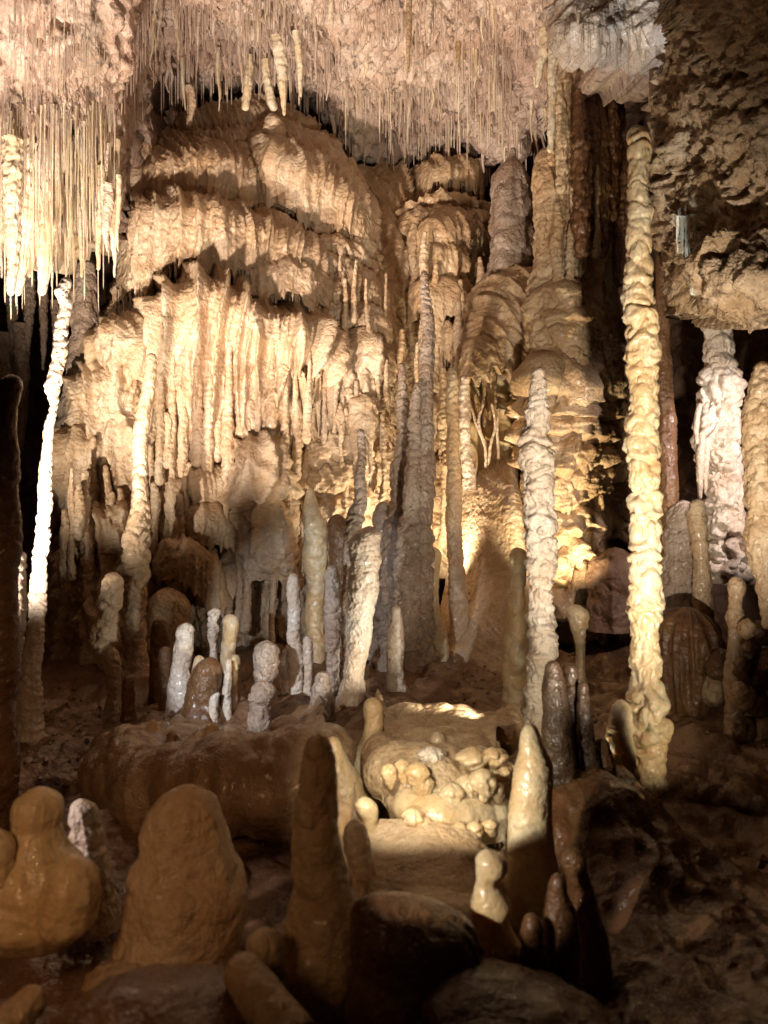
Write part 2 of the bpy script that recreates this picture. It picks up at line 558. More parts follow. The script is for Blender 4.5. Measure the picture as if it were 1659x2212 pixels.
def fringe(parent, curve, n, l0, l1, r0, r1, key='mound', name='stalactite', up=8):
    """small stalactites along a curve of (x, y, depth); lengths and radii in picture units"""
    c = resample(curve, 200)
    n = int(n * 1.6)
    r0, r1 = r0 * 0.75, r1 * 0.75
    for i in range(n):
        j = int(min(199, max(0, (i + rnd.uniform(-0.9, 1.9)) / n * 199)))
        x, y, Y = c[j]
        y += rnd.uniform(-6, 4)
        k = Y / F
        L_ = (0.6 * l0 + (l1 - 0.5 * l0) * rnd.random() ** 1.7) * k
        hang(name, rnd.choice(SPK[key]), at(x, y - up, Y + rnd.uniform(-0.02, 0.05)), rnd.uniform(r0, r1) * k, L_ + up * k, parent)


# ================================================================== THE SETTING
def shift(c, dy=0, dY=0):
    return [(a, b + dy, d + dY) for a, b, d in c]


# far wall of the chamber
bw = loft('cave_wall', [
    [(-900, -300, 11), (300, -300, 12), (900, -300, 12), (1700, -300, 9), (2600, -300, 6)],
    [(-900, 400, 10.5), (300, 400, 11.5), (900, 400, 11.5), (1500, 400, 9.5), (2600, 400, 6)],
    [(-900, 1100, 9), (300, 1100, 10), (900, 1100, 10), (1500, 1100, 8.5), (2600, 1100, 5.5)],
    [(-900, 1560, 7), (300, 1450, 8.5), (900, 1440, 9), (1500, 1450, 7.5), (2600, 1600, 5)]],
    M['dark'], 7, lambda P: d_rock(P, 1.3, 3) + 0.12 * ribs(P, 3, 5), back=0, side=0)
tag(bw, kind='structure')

# ceiling: slopes away from above the viewer, ragged lower edge
ceil_edge = [(-700, 470, 6.4), (0, 470, 6.6), (120, 480, 6.8), (230, 470, 7.3), (285, 330, 8.0), (330, 215, 8.7), (420, 205, 8.9), (520, 165, 8.8), (600, 150, 8.8), (660, 190, 9.0),
             (730, 270, 9.4), (800, 335, 9.8), (900, 345, 10.0), (1000, 340, 9.8), (1100, 330, 9.0), (1170, 300, 8.0), (1230, 150, 6.6), (1300, 120, 5.9), (1420, 130, 5.6), (1480, 160, 5.4), (1700, 200, 5.0), (2400, 200, 4.6)]
CE = resample(ceil_edge, 600)


def ceil_depth(dx, dy):
    e = CE[np.clip(np.searchsorted(CE[:, 0], dx), 0, len(CE) - 1)]
    t = (dy + 350) / (e[1] + 350)
    return 4.6 + (e[2] - 4.6) * t ** 1.15


def cl_curve(t):
    out = []
    for a, b, d in ceil_edge:
        dy = -350 + (b + 350) * t
        out.append((a, dy, 4.6 + (d - 4.6) * t ** 1.15))
    return out


def d_ceil(P):
    h = 0.16 * fbm(P * np.array([1.2, 1.2, 1.2]), 3, 61) + 0.12 * fbm(P * 0.55, 2, 68) + (0.035 + 0.09 * np.clip(fbm(P * 0.8, 2, 69) + 0.4, 0, 1)) * billow(P * np.array([3.5, 3.5, 2.4]), 3, 62)
    h = h + 0.045 * ribs(P, 9, 63, 0.35) + 0.03 * ribs(P, 19, 67, 0.25) + 0.012 * fbm(P * 18, 2, 64)
    pits = np.clip(fbm(P * 5.0, 2, 66) - 0.34, 0, 1)
    return h - 0.5 * pits


ce = loft('cave_ceiling', [cl_curve(t) for t in (0, 0.25, 0.5, 0.75, 1.0)], M['ceiling'], 3.0, d_ceil, teeth=0.07, tooth_f=12, seed=4, back=0.8, nu=1000, nv=270, side=0)
tag(ce, kind='structure')

# floor
xs = np.r_[np.linspace(-8, -3.6, 40), np.linspace(-3.55, 3.55, 520), np.linspace(3.6, 8, 40)]
ys = np.r_[np.linspace(-1.5, 1.4, 20), np.linspace(1.45, 5.5, 300), np.linspace(5.55, 9.5, 70)]
X, Yg = np.meshgrid(xs, ys)
PF = np.stack([X.ravel(), Yg.ravel(), 0 * X.ravel()], 1)


def bump(cx, cy, rx, ry, h, p=2.0):
    d = ((X - cx) / rx) ** 2 + ((Yg - cy) / ry) ** 2
    return h * np.exp(-d ** (p / 2))


zf = 0.18 + 0.0 * X
zf = zf + bump(-0.55, 4.6, 0.95, 0.7, 0.14, 4) + bump(0.45, 4.1, 1.1, 1.0, 0.14, 4) + bump(0.7, 6.6, 2.2, 1.4, 0.25, 3)
zf = zf + bump(0.0, 1.2, 3.0, 0.9, 0.18, 4) + bump(2.4, 4.6, 1.1, 1.3, 0.35, 3) + bump(-3.5, 6, 1.5, 2.0, 0.1)
zf = zf + 0.10 * fbm(PF * 1.3, 3, 80).reshape(X.shape) + 0.07 * billow(PF * 4, 2, 81).reshape(X.shape) + 0.04 * worley(PF * 5, 83).reshape(X.shape) + 0.008 * fbm(PF * 16, 1, 82).reshape(X.shape)
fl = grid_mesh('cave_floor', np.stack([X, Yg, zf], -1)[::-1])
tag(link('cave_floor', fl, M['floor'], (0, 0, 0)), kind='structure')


def floor_z(x, y):
    i = int(np.clip(np.searchsorted(xs, x), 0, len(xs) - 1))
    j = int(np.clip(np.searchsorted(ys, y), 0, len(ys) - 1))
    return float(zf[j, i])


# ================================================================== THE GREAT FLOWSTONE MOUND
mo = empty('flowstone_mound', at(480, 1440, 8.2))
tag(mo, 'huge tiered cream flowstone mound with hanging draperies filling the back left of the cave', 'flowstone')
fl_std = lambda seed, **k: (lambda P: d_flow(P, seed=seed, **k))
# body
loft('mound_body', [
    [(265, 330, 8.9), (330, 300, 9.0), (400, 285, 9.0), (480, 258, 9.0), (590, 240, 9.0), (640, 262, 9.0), (700, 300, 9.1), (770, 400, 9.2)],
    [(255, 400, 8.7), (420, 330, 8.55), (560, 330, 8.45), (680, 360, 8.5), (800, 470, 8.8)],
    [(235, 600, 8.4), (400, 560, 8.2), (600, 560, 8.1), (760, 580, 8.05), (850, 640, 8.5)],
    [(190, 760, 8.0), (400, 740, 7.8), (600, 740, 7.75), (760, 760, 7.6), (870, 800, 8.2)],
    [(130, 950, 7.8), (300, 950, 7.7), (600, 950, 7.6), (760, 950, 7.35), (850, 950, 7.8)],
    [(110, 1180, 7.5), (300, 1180, 7.6), (600, 1180, 7.5), (760, 1150, 7.3), (830, 1150, 7.7)],
    [(90, 1450, 7.2), (300, 1450, 7.4), (600, 1450, 7.4), (760, 1420, 7.3), (820, 1420, 7.6)]],
    M['mound'], 2.1, fl_std(11, terr=0.09, per=0.27, rib=0.035, rf=8, lump=0.035), parent=mo, back=0)


def tier(curves, seed, teeth=0.2, tooth_f=9, mat='mound', name='flowstone_tier', fr=None, **k):
    kw = dict(terr=0.0, rib=0.07, rf=7, lump=0.03)
    kw.update(k)
    o = loft(name, curves, M[mat], 2.0, fl_std(seed, **kw), parent=mo if name == 'flowstone_tier' else None, teeth=teeth, tooth_f=tooth_f, seed=seed, back=0.35)
    return o


# A  summit cap, left rim
a_rim = [(275, 410, 8.35), (330, 375, 8.0), (430, 352, 7.85), (520, 372, 7.9), (575, 400, 8.1)]
t = tier([[(285, 345, 8.8), (340, 320, 8.7), (430, 305, 8.6), (520, 310, 8.6), (575, 330, 8.7)], shift(a_rim, -18, 0.22), a_rim, shift(a_rim, 20, -0.02),
          [(275, 450, 8.3), (330, 415, 8.0), (430, 425, 7.9), (520, 440, 7.95), (575, 440, 8.1)]], 101, 0.14, lump=0.045)
fringe(t, [(300, 440, 8.1), (430, 432, 7.9), (560, 446, 8.05)], 26, 12, 30, 3, 6)
# A2 summit cap, right rim
a2 = [(540, 330, 8.2), (600, 350, 7.95), (700, 395, 7.9), (760, 440, 8.0), (800, 520, 8.3)]
t = tier([[(540, 275, 8.8), (600, 262, 8.7), (680, 310, 8.7), (745, 365, 8.8), (795, 450, 8.9)], shift(a2, -20, 0.22), a2, shift(a2, 35, 0),
          [(540, 400, 8.2), (600, 440, 7.95), (680, 480, 7.95), (745, 490, 8.0), (800, 570, 8.3)]], 102, 0.22, 9)
fringe(t, [(560, 410, 8.1), (610, 440, 7.95), (690, 485, 7.95), (740, 488, 8.0)], 24, 18, 50, 3.5, 7)
# B  second tier
b_rim = [(240, 540, 8.0), (262, 478, 7.75), (320, 458, 7.5), (400, 455, 7.4), (500, 470, 7.4), (580, 500, 7.5), (660, 545, 7.6), (735, 600, 7.8)]
t = tier([[(255, 450, 8.5), (300, 435, 8.4), (400, 425, 8.3), (500, 435, 8.3), (600, 465, 8.3), (680, 510, 8.3), (745, 560, 8.3)],
          shift(b_rim, -14, 0.25), b_rim, shift(b_rim, 45, -0.05),
          [(240, 660, 8.0), (262, 640, 7.75), (320, 605, 7.5), (400, 560, 7.4), (500, 575, 7.4), (580, 580, 7.5), (660, 610, 7.6), (735, 650, 7.8)]], 103, 0.26, 9, rib=0.09, rf=8)
fringe(t, [(245, 645, 7.9), (320, 605, 7.5), (400, 562, 7.4), (500, 572, 7.4), (620, 590, 7.55)], 46, 22, 62, 3.5, 7)
# B2 small ledge on the right of tier B
b2 = [(510, 610, 7.6), (560, 592, 7.45), (640, 590, 7.4), (690, 620, 7.5)]
t = tier([shift(b2, -25, 0.5), b2, shift(b2, 50, 0)], 104, 0.14, 11)
fringe(t, shift(b2, 50, 0), 16, 14, 34, 3, 6)
# C  great third tier with long ribs
c_rim = [(290, 715, 7.45), (330, 665, 7.2), (390, 632, 7.0), (450, 625, 6.95), (520, 650, 6.95), (600, 680, 7.0), (670, 705, 7.05), (745, 760, 7.3)]
t = tier([[(300, 660, 8.0), (340, 630, 7.9), (400, 602, 7.8), (460, 598, 7.8), (530, 620, 7.8), (610, 645, 7.8), (680, 670, 7.8), (750, 720, 7.9)],
          shift(c_rim, -12, 0.22), c_rim, shift(c_rim, 60, -0.06),
          [(290, 760, 7.45), (330, 760, 7.2), (390, 755, 7.02), (450, 760, 6.98), (520, 765, 6.98), (600, 780, 7.02), (670, 780, 7.1), (745, 800, 7.35)],
          [(290, 840, 7.5), (330, 870, 7.3), (390, 900, 7.14), (450, 930, 7.1), (520, 930, 7.1), (600, 900, 7.15), (670, 860, 7.2), (745, 830, 7.4)]], 105, 0.42, 6, rib=0.16, rf=6.5, lump=0.022, vein=0.04)
fringe(t, [(330, 872, 7.3), (400, 900, 7.14), (520, 930, 7.1), (660, 866, 7.2)], 14, 18, 60, 4, 8)
# long ribs that run down from tier C to the ledges
for i, (x0, y0, x1, y1, wd) in enumerate([(352, 700, 345, 1050, 9), (372, 690, 372, 1000, 8), (402, 690, 392, 1040, 10), (430, 660, 425, 1010, 11), (452, 700, 448, 1030, 12), (476, 680, 470, 1000, 10),
                                          (500, 700, 490, 1075, 12), (528, 720, 522, 985, 13), (556, 730, 545, 900, 10), (590, 730, 585, 930, 10), (618, 740, 612, 1090, 10), (645, 750, 640, 1040, 9), (668, 740, 662, 960, 8)]):
    pillar('rib', [(x0, y0, wd * 0.45), (x0 * 0.7 + x1 * 0.3 + rnd.uniform(-5, 5), y0 * 0.7 + y1 * 0.3, wd * 0.6), (x0 * 0.4 + x1 * 0.6, y0 * 0.4 + y1 * 0.6, wd * 1.0), (x1, y1, wd * 1.25)],
           6.93 + 0.04 * (i % 3), M['mound'], 200 + i, bead=0.10, per=1.1, lump=0.16, bot=True, parent=t)
# C1 left lobe
c1 = [(180, 815, 7.5), (215, 748, 7.25), (260, 720, 7.1), (300, 735, 7.1), (325, 770, 7.25)]
t = tier([[(190, 750, 7.9), (230, 712, 7.8), (270, 698, 7.7), (310, 705, 7.7), (330, 730, 7.8)], c1, shift(c1, 35, -0.02), [(180, 860, 7.5), (215, 815, 7.25), (260, 808, 7.15), (300, 818, 7.15), (325, 830, 7.3)]], 106, 0.14, 11)
fringe(t, [(190, 835, 7.4), (230, 808, 7.2), (310, 822, 7.15)], 18, 10, 26, 3, 7)
# D1 long smooth left curtain
d1 = [(140, 905, 7.6), (165, 845, 7.35), (215, 808, 7.2), (270, 805, 7.15), (318, 850, 7.3)]
t = tier([shift(d1, -20, 0.4), d1, shift(d1, 100, -0.05), [(130, 1090, 7.5), (165, 1090, 7.3), (215, 1080, 7.2), (270, 1080, 7.2), (318, 1060, 7.3)]], 107, 0.2, 6, rib=0.12, rf=8, lump=0.03, terr=0.03, per=0.4)
# D2 middle ledge behind the ribs
d2 = [(340, 830, 7.6), (400, 800, 7.45), (470, 795, 7.4), (540, 815, 7.45)]
t = tier([shift(d2, -20, 0.3), d2, shift(d2, 90, 0.02), shift(d2, 180, 0.1)], 108, 0.3, 7, rib=0.12, rf=8)
# D3 block right of the ribs
d3 = [(515, 900, 7.3), (560, 885, 7.15), (620, 890, 7.15), (650, 910, 7.3)]
t = tier([shift(d3, -15, 0.3), d3, shift(d3, 45, 0), shift(d3, 75, 0.03)], 109, 0.12, 9, terr=0.06, per=0.16)
fringe(t, shift(d3, 78, 0), 12, 8, 24, 3, 6)
d4 = [(508, 1005, 7.1), (545, 985, 6.95), (590, 980, 6.95), (612, 995, 7.1)]
t = tier([shift(d4, -14, 0.3), d4, shift(d4, 120, -0.03), [(508, 1240, 7.1), (545, 1245, 7.0), (590, 1245, 7.0), (612, 1240, 7.1)]], 110, 0.2, 6, rib=0.09, rf=9, terr=0.05, per=0.3)
# E lower left lobes
e1 = [(128, 1010, 7.35), (150, 968, 7.15), (190, 962, 7.1), (215, 1000, 7.2)]
tier([shift(e1, -12, 0.3), e1, shift(e1, 70, -0.03), shift(e1, 150, 0)], 111, 0.12, 8, rib=0.09, rf=9, terr=0.04)
# F ledges at the foot of the ribs
f1 = [(340, 1085, 7.2), (390, 1062, 7.0), (440, 1050, 6.95), (505, 1045, 7.05)]
t = tier([shift(f1, -22, 0.45), f1, shift(f1, 35, 0), shift(f1, 62, 0.03)], 112, 0.15, 9)
fringe(t, shift(f1, 62, 0.02), 15, 12, 36, 3, 7)
f2 = [(385, 1140, 7.0), (430, 1118, 6.85), (480, 1122, 6.9), (505, 1140, 7.0)]
t = tier([shift(f2, -18, 0.35), f2, shift(f2, 28, 0), shift(f2, 50, 0.03)], 113, 0.12, 9)
fringe(t, shift(f2, 52, 0.02), 12, 8, 22, 3, 6)
# G rounded domes low down
g1 = [(328, 1235, 6.9), (350, 1195, 6.7), (400, 1178, 6.6), (450, 1200, 6.7), (492, 1270, 6.9)]
t = tier([shift(g1, -10, 0.4), g1, shift(g1, 35, -0.05), [(328, 1275, 6.9), (350, 1255, 6.7), (400, 1260, 6.6), (450, 1310, 6.7), (492, 1340, 6.9)]], 114, 0.1, 10, rib=0.04)
fringe(t, [(335, 1262, 6.8), (400, 1258, 6.6), (480, 1330, 6.8)], 15, 8, 18, 3, 6)
pillar('dome', [(362, 1268, 22), (362, 1300, 42), (360, 1350, 46), (360, 1420, 44)], 6.5, M['mound'], 221, bead=0.05, lump=0.06, parent=mo)
# H left slope
h1 = [(118, 1240, 7.0), (150, 1180, 6.85), (200, 1130, 6.8), (250, 1110, 6.8), (290, 1130, 6.9)]
tier([shift(h1, -20, 0.4), h1, shift(h1, 90, -0.05), [(110, 1430, 6.9), (150, 1430, 6.8), (200, 1430, 6.7), (250, 1430, 6.7), (290, 1430, 6.8)]], 115, 0.1, 6, rib=0.10, rf=8, terr=0.05, per=0.4)
# right flank: stacked small tiers glowing from the hidden lamp
rg = [((700, 545), (820, 640), 7.9), ((735, 600), (845, 665), 7.8), ((745, 690), (850, 720), 7.6), ((748, 745), (845, 775), 7.5), ((752, 800), (842, 830), 7.4), ((745, 860), (838, 885), 7.3), ((735, 960), (835, 975), 7.25)]
for i, ((xa, ya), (xb, yb), Y) in enumerate(rg):
    c = [(xa, ya + 25, Y + 0.15), (xa * .7 + xb * .3, ya * .7 + yb * .3 - 6, Y - 0.08), (xa * .35 + xb * .65, ya * .35 + yb * .65 - 4, Y - 0.08), (xb, yb + 12, Y + 0.2)]
    t = tier([shift(c, -22, 0.4), c, shift(c, 28, -0.02), shift(c, 52 + 4 * i, 0.02)], 120 + i, 0.12, 10, lump=0.04, rib=0.05)
    fringe(t, shift(c, 54 + 4 * i, 0.02), 12, 8, 24, 2.5, 5.5)
for i, (x0, y0, x1, y1, wd) in enumerate([(745, 600, 742, 760, 7), (770, 560, 765, 700, 6), (790, 600, 800, 740, 5), (690, 660, 686, 800, 7), (640, 880, 636, 1180, 9), (665, 950, 660, 1060, 8),
                                          (700, 830, 694, 1120, 9), (722, 860, 716, 1080, 7), (748, 880, 744, 1090, 8), (618, 1060, 612, 1300, 10), (652, 1080, 645, 1330, 9), (700, 1100, 704, 1320, 9)]):
    pillar('rib', [(x0, y0, wd * 0.5), ((x0 + x1) / 2 + rnd.uniform(-4, 4), (y0 + y1) / 2, wd * 0.9), (x1, y1, wd * 1.3)], 7.2 if y0 > 800 else 7.35, M['mound'], 230 + i, bead=0.14, lump=0.2, bot=True, parent=mo)
def strand(name, x, y0, y1, w_, Y, mat, seed, **k):
    ym = [y0 + (y1 - y0) * f_ for f_ in (0.25, 0.5, 0.75)]
    st = [(x, y0, w_ * 0.5)] + [(x + rnd.uniform(-0.5, 0.5) * w_, y_, w_ * rnd.uniform(0.6, 1.15)) for y_ in ym] + [(x + rnd.uniform(-4, 4), y1, w_ * rnd.uniform(0.8, 1.5))]
    return pillar(name, st, Y, mat, seed, bead=rnd.uniform(0.08, 0.2), per=rnd.uniform(0.7, 1.2), lump=rnd.uniform(0.15, 0.3), rib=0.12, skirt=rnd.uniform(0, 0.2), bot=True, **k)


for i in range(46):
    x = 135 + 10.8 * i + rnd.uniform(-9, 9)
    y0 = rnd.uniform(880, 1080) + (60 if x < 330 else 0)
    y1 = min(y0 + rnd.uniform(120, 420), 1440)
    strand('rib', x, y0, y1, rnd.uniform(6, 15), (6.85 if y0 > 1000 else 7.0) + rnd.uniform(-0.12, 0.1) - (0.25 if x < 200 else 0), M['mound'], 1100 + i, parent=mo)
for i in range(24):
    x = rnd.uniform(690, 840)
    y0 = rnd.uniform(540, 960)
    strand('rib', x, y0, y0 + rnd.uniform(70, 240), rnd.uniform(4, 9), 7.7 - (y0 - 540) * 0.0016, M['mound'], 1160 + i, parent=mo)
# spire joining the mound to the ceiling
pillar('spire', [(312, 170, 16), (300, 230, 20), (294, 290, 26), (300, 330, 34), (290, 400, 40), (280, 450, 36)], 8.25, M['mound'], 241, bead=0.1, skirt=0.16, top=False, parent=mo)
pillar('spire', [(590, 245, 12), (592, 270, 22), (590, 300, 26), (587, 340, 20)], 8.3, M['mound'], 242, bead=0.1, skirt=0.12, parent=mo)
pillar('knob', [(402, 588, 6), (402, 602, 8), (400, 630, 8)], 7.3, M['mound'], 243, parent=mo)

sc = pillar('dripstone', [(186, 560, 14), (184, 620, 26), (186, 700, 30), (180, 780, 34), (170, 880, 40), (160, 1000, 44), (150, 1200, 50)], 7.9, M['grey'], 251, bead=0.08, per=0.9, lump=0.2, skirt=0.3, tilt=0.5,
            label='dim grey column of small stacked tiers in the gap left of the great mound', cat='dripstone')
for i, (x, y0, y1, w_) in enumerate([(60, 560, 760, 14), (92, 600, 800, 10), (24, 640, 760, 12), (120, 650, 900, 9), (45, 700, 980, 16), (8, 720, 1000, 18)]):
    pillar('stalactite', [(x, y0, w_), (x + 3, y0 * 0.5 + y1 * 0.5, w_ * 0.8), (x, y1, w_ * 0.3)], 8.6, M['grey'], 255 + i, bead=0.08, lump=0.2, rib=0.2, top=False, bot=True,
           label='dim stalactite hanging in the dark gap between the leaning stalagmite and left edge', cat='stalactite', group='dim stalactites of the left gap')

# ================================================================== CENTRE BACK: curtain, ochre cascade
cu = loft('flowstone_curtain', [[(775, 390, 9.6), (830, 372, 9.5), (900, 385, 9.7)], [(790, 520, 9.0), (840, 500, 8.8), (900, 510, 9.1)],
                                [(830, 700, 8.4), (860, 690, 8.3), (905, 700, 8.5)], [(840, 980, 8.0), (860, 980, 7.9), (900, 980, 8.0)]],
          M['ochre'], 2.6, lambda P: 0.14 * ribs(P, 5, 301, 0.06) + d_flow(P, 0.7, 302, terr=0.02, rib=0.04), back=0)
tag(cu, 'tall dim olive-brown flowstone curtain hanging between the mound and the ochre cascade', 'flowstone')
oc = empty('flowstone_cascade', at(970, 1180, 7.8))
tag(oc, 'narrow ochre flowstone cascade of small dripping tiers behind the central columns', 'flowstone')
loft('cascade_body', [[(880, 480, 8.9), (960, 440, 8.8), (1060, 470, 8.9)], [(890, 620, 8.5), (960, 600, 8.3), (1040, 620, 8.5)],
                      [(900, 800, 8.3), (960, 790, 8.1), (1010, 800, 8.3)], [(890, 1250, 8.0), (960, 1250, 7.9), (1020, 1250, 8.0)]],
     M['ochre'], 2.5, fl_std(311, terr=0.12, per=0.3, rib=0.05), parent=oc, back=0)
for i, c in enumerate([[(900, 525, 8.4), (935, 500, 8.1), (990, 498, 8.1), (1045, 530, 8.4)], [(895, 590, 8.2), (935, 555, 7.95), (990, 552, 7.95), (1040, 590, 8.2)], [(905, 650, 8.1), (945, 632, 7.9), (985, 632, 7.9), (1010, 655, 8.1)],
                       [(925, 735, 8.0), (950, 722, 7.85), (985, 724, 7.85), (1005, 740, 8.0)], [(925, 880, 7.9), (950, 872, 7.8), (985, 874, 7.8), (1000, 885, 7.9)]]):
    t = loft('flowstone_tier', [shift(c, -20, 0.4), c, shift(c, 24, -0.02), shift(c, 46, 0.02)], M['ochre'], 2.4, fl_std(320 + i, terr=0.0, rib=0.05), parent=oc, teeth=0.14, tooth_f=9, seed=i, back=0.3)
    fringe(t, shift(c, 46, 0), 11, 16, 46 if i < 4 else 25, 3, 6, 'ochre')
# small stalagmite knobs of that cascade
pillar('spike', [(975, 470, 5), (974, 500, 10), (972, 530, 16)], 8.3, M['ochre'], 331, parent=oc)

# hanging ochre comb under the ceiling
cb = loft('stalactite_comb', [[(900, 360, 9.3), (960, 340, 9.1), (1050, 350, 9.2)], [(905, 385, 9.1), (960, 365, 8.9), (1045, 380, 9.1)], [(910, 410, 9.1), (960, 392, 8.9), (1040, 405, 9.1)]],
          M['ochre'], 2.6, fl_std(341, terr=0, rib=0.06), back=0.3, teeth=0.3, tooth_f=10)
tag(cb, 'yellow-ochre comb of stalactites hanging from the ceiling above the ochre cascade', 'stalactite')
fringe(cb, [(905, 405, 9.1), (960, 390, 8.9), (1045, 405, 9.1)], 40, 30, 90, 2.5, 6, 'ochre')

# ================================================================== RIGHT BACK: pillars and slide
gp = pillar('flowstone_pillar', [(1108, 318, 5), (1106, 345, 12), (1106, 366, 30), (1108, 400, 42), (1110, 470, 44), (1104, 540, 46), (1100, 600, 46), (1095, 680, 40)], 7.6, M['grey'], 351, bead=0.08, per=1.0, lump=0.16,
            skirt=0.14, rib=0.14, label='grey blunt-topped flowstone pillar with thin pointed tip below the ceiling', cat='dripstone')
rp = empty('flowstone_pillar', at(1220, 1330, 6.6))
tag(rp, 'massive ochre flowstone pillar of piled tiers reaching the ceiling right of centre', 'flowstone')
pillar('pillar_body', [(1250, 60, 75), (1260, 180, 70), (1265, 300, 72), (1262, 420, 78), (1255, 560, 86), (1240, 660, 92), (1240, 760, 88), (1262, 860, 72), (1275, 1000, 68), (1285, 1150, 70), (1290, 1340, 90)], 6.9, M['ochre'], 352,
       bead=0.04, per=0.7, lump=0.10, skirt=0.12, rib=0.10, top=False, parent=rp, tilt=0.35)
pillar('pillar_shoulder', [(1178, 318, 14), (1182, 350, 26), (1200, 420, 45), (1208, 500, 48), (1205, 580, 48), (1190, 640, 50)], 6.6, M['ochre'], 353, bead=0.05, lump=0.12, skirt=0.12, rib=0.12, parent=rp, tilt=0.8)
pillar('pillar_bulge', [(1215, 600, 50), (1208, 650, 72), (1215, 720, 82), (1222, 780, 70), (1226, 830, 52), (1228, 880, 30)], 6.5, M['ochre'], 354, bead=0.05, lump=0.18, skirt=0.2, bot=True, parent=rp, tilt=0.7, fine=0.06)
loft('pillar_front', [[(1185, 770, 7.2), (1200, 768, 7.0), (1225, 765, 6.95), (1260, 770, 7.0), (1280, 775, 7.2)], [(1170, 800, 6.9), (1190, 795, 6.5), (1220, 795, 6.4), (1268, 800, 6.5), (1292, 805, 6.85)], [(1165, 900, 6.75), (1190, 900, 6.5), (1225, 900, 6.4), (1262, 900, 6.5), (1285, 900, 6.8)],
                      [(1168, 1060, 6.75), (1190, 1060, 6.5), (1230, 1060, 6.4), (1265, 1060, 6.5), (1288, 1060, 6.8)], [(1170, 1270, 6.75), (1200, 1270, 6.45), (1235, 1270, 6.35), (1270, 1270, 6.45), (1300, 1270, 6.8)]],
     M['ochre'], 2.2, lambda P: d_flow(P, 1.0, 360, per=0.24, terr=0.12, rib=0.12, rf=9, lump=0.05) + 0.08 * fbm(P * 3, 2, 368), parent=rp, teeth=0.25, tooth_f=9, back=0.3)
fringe(rp, [(1150, 770, 6.4), (1215, 790, 6.15), (1285, 780, 6.35)], 9, 14, 44, 3, 7, 'ochre')
for i, (x0, y0, y1, wd) in enumerate([(1192, 170, 360, 8), (1212, 180, 420, 10), (1232, 175, 500, 12), (1256, 200, 560, 14), (1280, 190, 470, 12), (1300, 180, 560, 12), (1322, 170, 480, 11), (1338, 190, 620, 12)]):
    pillar('pillar_rib', [(x0 - 4, y0, wd * 0.8), (x0 + 3, (y0 + y1) / 2, wd * 1.4), (x0, y1, wd)], 6.35 + rnd.uniform(-0.15, 0.2), M['brown' if i > 2 else 'ochre'], 380 + i, bead=0.05, per=3, lump=0.25, rib=0.35, ribf=14, top=False, bot=True, parent=rp)
for i in range(30):
    x = rnd.uniform(1165, 1300)
    y0 = rnd.uniform(330, 1080)
    strand('pillar_rib', x, y0, min(y0 + rnd.uniform(90, 260), 1300), rnd.uniform(6, 15), 6.42 + rnd.uniform(-0.1, 0.1) + (0.0 if y0 > 560 else 0.0), M['ochre'], 1200 + i, parent=rp)
for i in range(26):
    x = rnd.uniform(858, 1150)
    y0 = rnd.uniform(440, 1000)
    y1 = y0 + rnd.uniform(100, 330)
    strand('dripstone', x, y0, y1, rnd.uniform(5, 13), 7.45 + rnd.uniform(-0.2, 0.3) + (0.5 if y0 < 620 else 0), M['ochre' if i % 3 else 'mound'], 1240 + i,
           label='knobbly ochre strand of the packed back wall between the mound and the ochre pillar', cat='dripstone', group='knobbly strands of the centre back wall')
# shadowed rib wall right of it
sw = empty('ribbed_wall', at(1320, 1350, 6.9))
tag(sw, 'dark ribbed flowstone wall in shadow between the ochre pillar and tall golden column', 'flowstone')
loft('ribbed_sheet', [[(1270, 780, 7.2), (1330, 780, 7.0), (1420, 780, 7.2)], [(1270, 1060, 7.1), (1330, 1060, 6.9), (1440, 1060, 7.1)], [(1230, 1400, 6.7), (1330, 1400, 6.6), (1460, 1400, 6.7)]],
     M['brown'], 2.8, lambda P: 0.10 * ribs(P, 7, 391, 0.1) + d_flow(P, 0.9, 392, terr=0.05, rib=0.03), parent=sw, back=0)
for i, (x, y0, y1, wd) in enumerate([(1302, 880, 1010, 12), (1322, 830, 1120, 11), (1312, 1060, 1190, 13), (1300, 900, 1180, 9), (1340, 860, 1000, 10)]):
    pillar('rib', [(x, y0, wd * 0.6), (x, (y0 + y1) / 2, wd), (x, y1, wd * 0.8)], 6.8, M['ochre'], 395 + i, bead=0.15, lump=0.2, bot=True, parent=sw)
pillar('dome', [(1325, 1182, 30), (1325, 1220, 52), (1325, 1300, 60), (1325, 1360, 60)], 6.1, M['dark'], 399, bead=0.04, lump=0.12, rib=0.12, parent=sw)

# slide: smooth slope curving down to the lamp
sl = empty('flowstone_slide', at(1050, 1400, 6.6))
tag(sl, 'smooth grey-tan flowstone slide curving down beside the ochre pillar to a glowing slope', 'flowstone')
loft('slide_sheet', [[(1060, 600, 7.7), (1105, 590, 7.4), (1180, 590, 7.2)], [(1020, 660, 7.6), (1075, 655, 7.2), (1160, 650, 7.0)], [(1000, 760, 7.5), (1040, 750, 7.05), (1110, 740, 6.9)],
                     [(998, 830, 7.3), (1035, 810, 6.95), (1100, 800, 6.9)]], M['ochre'], 2.2, lambda P: d_flow(P, 0.6, 401, terr=0.06, rib=0.08, rf=9, lump=0.05), parent=sl, teeth=0.18, tooth_f=8, back=0.3)
loft('niche_wall', [[(990, 800, 7.5), (1040, 800, 7.6), (1110, 800, 7.4)], [(992, 900, 7.3), (1040, 900, 7.4), (1105, 900, 7.2)], [(1000, 1060, 7.1), (1040, 1060, 7.1), (1100, 1060, 7.0)]],
     M['wax'], 2.5, lambda P: 0.08 * ribs(P, 9, 403, 0.12, 0.8) + d_flow(P, 0.4, 402, terr=0.02, rib=0.02), parent=sl, back=0)
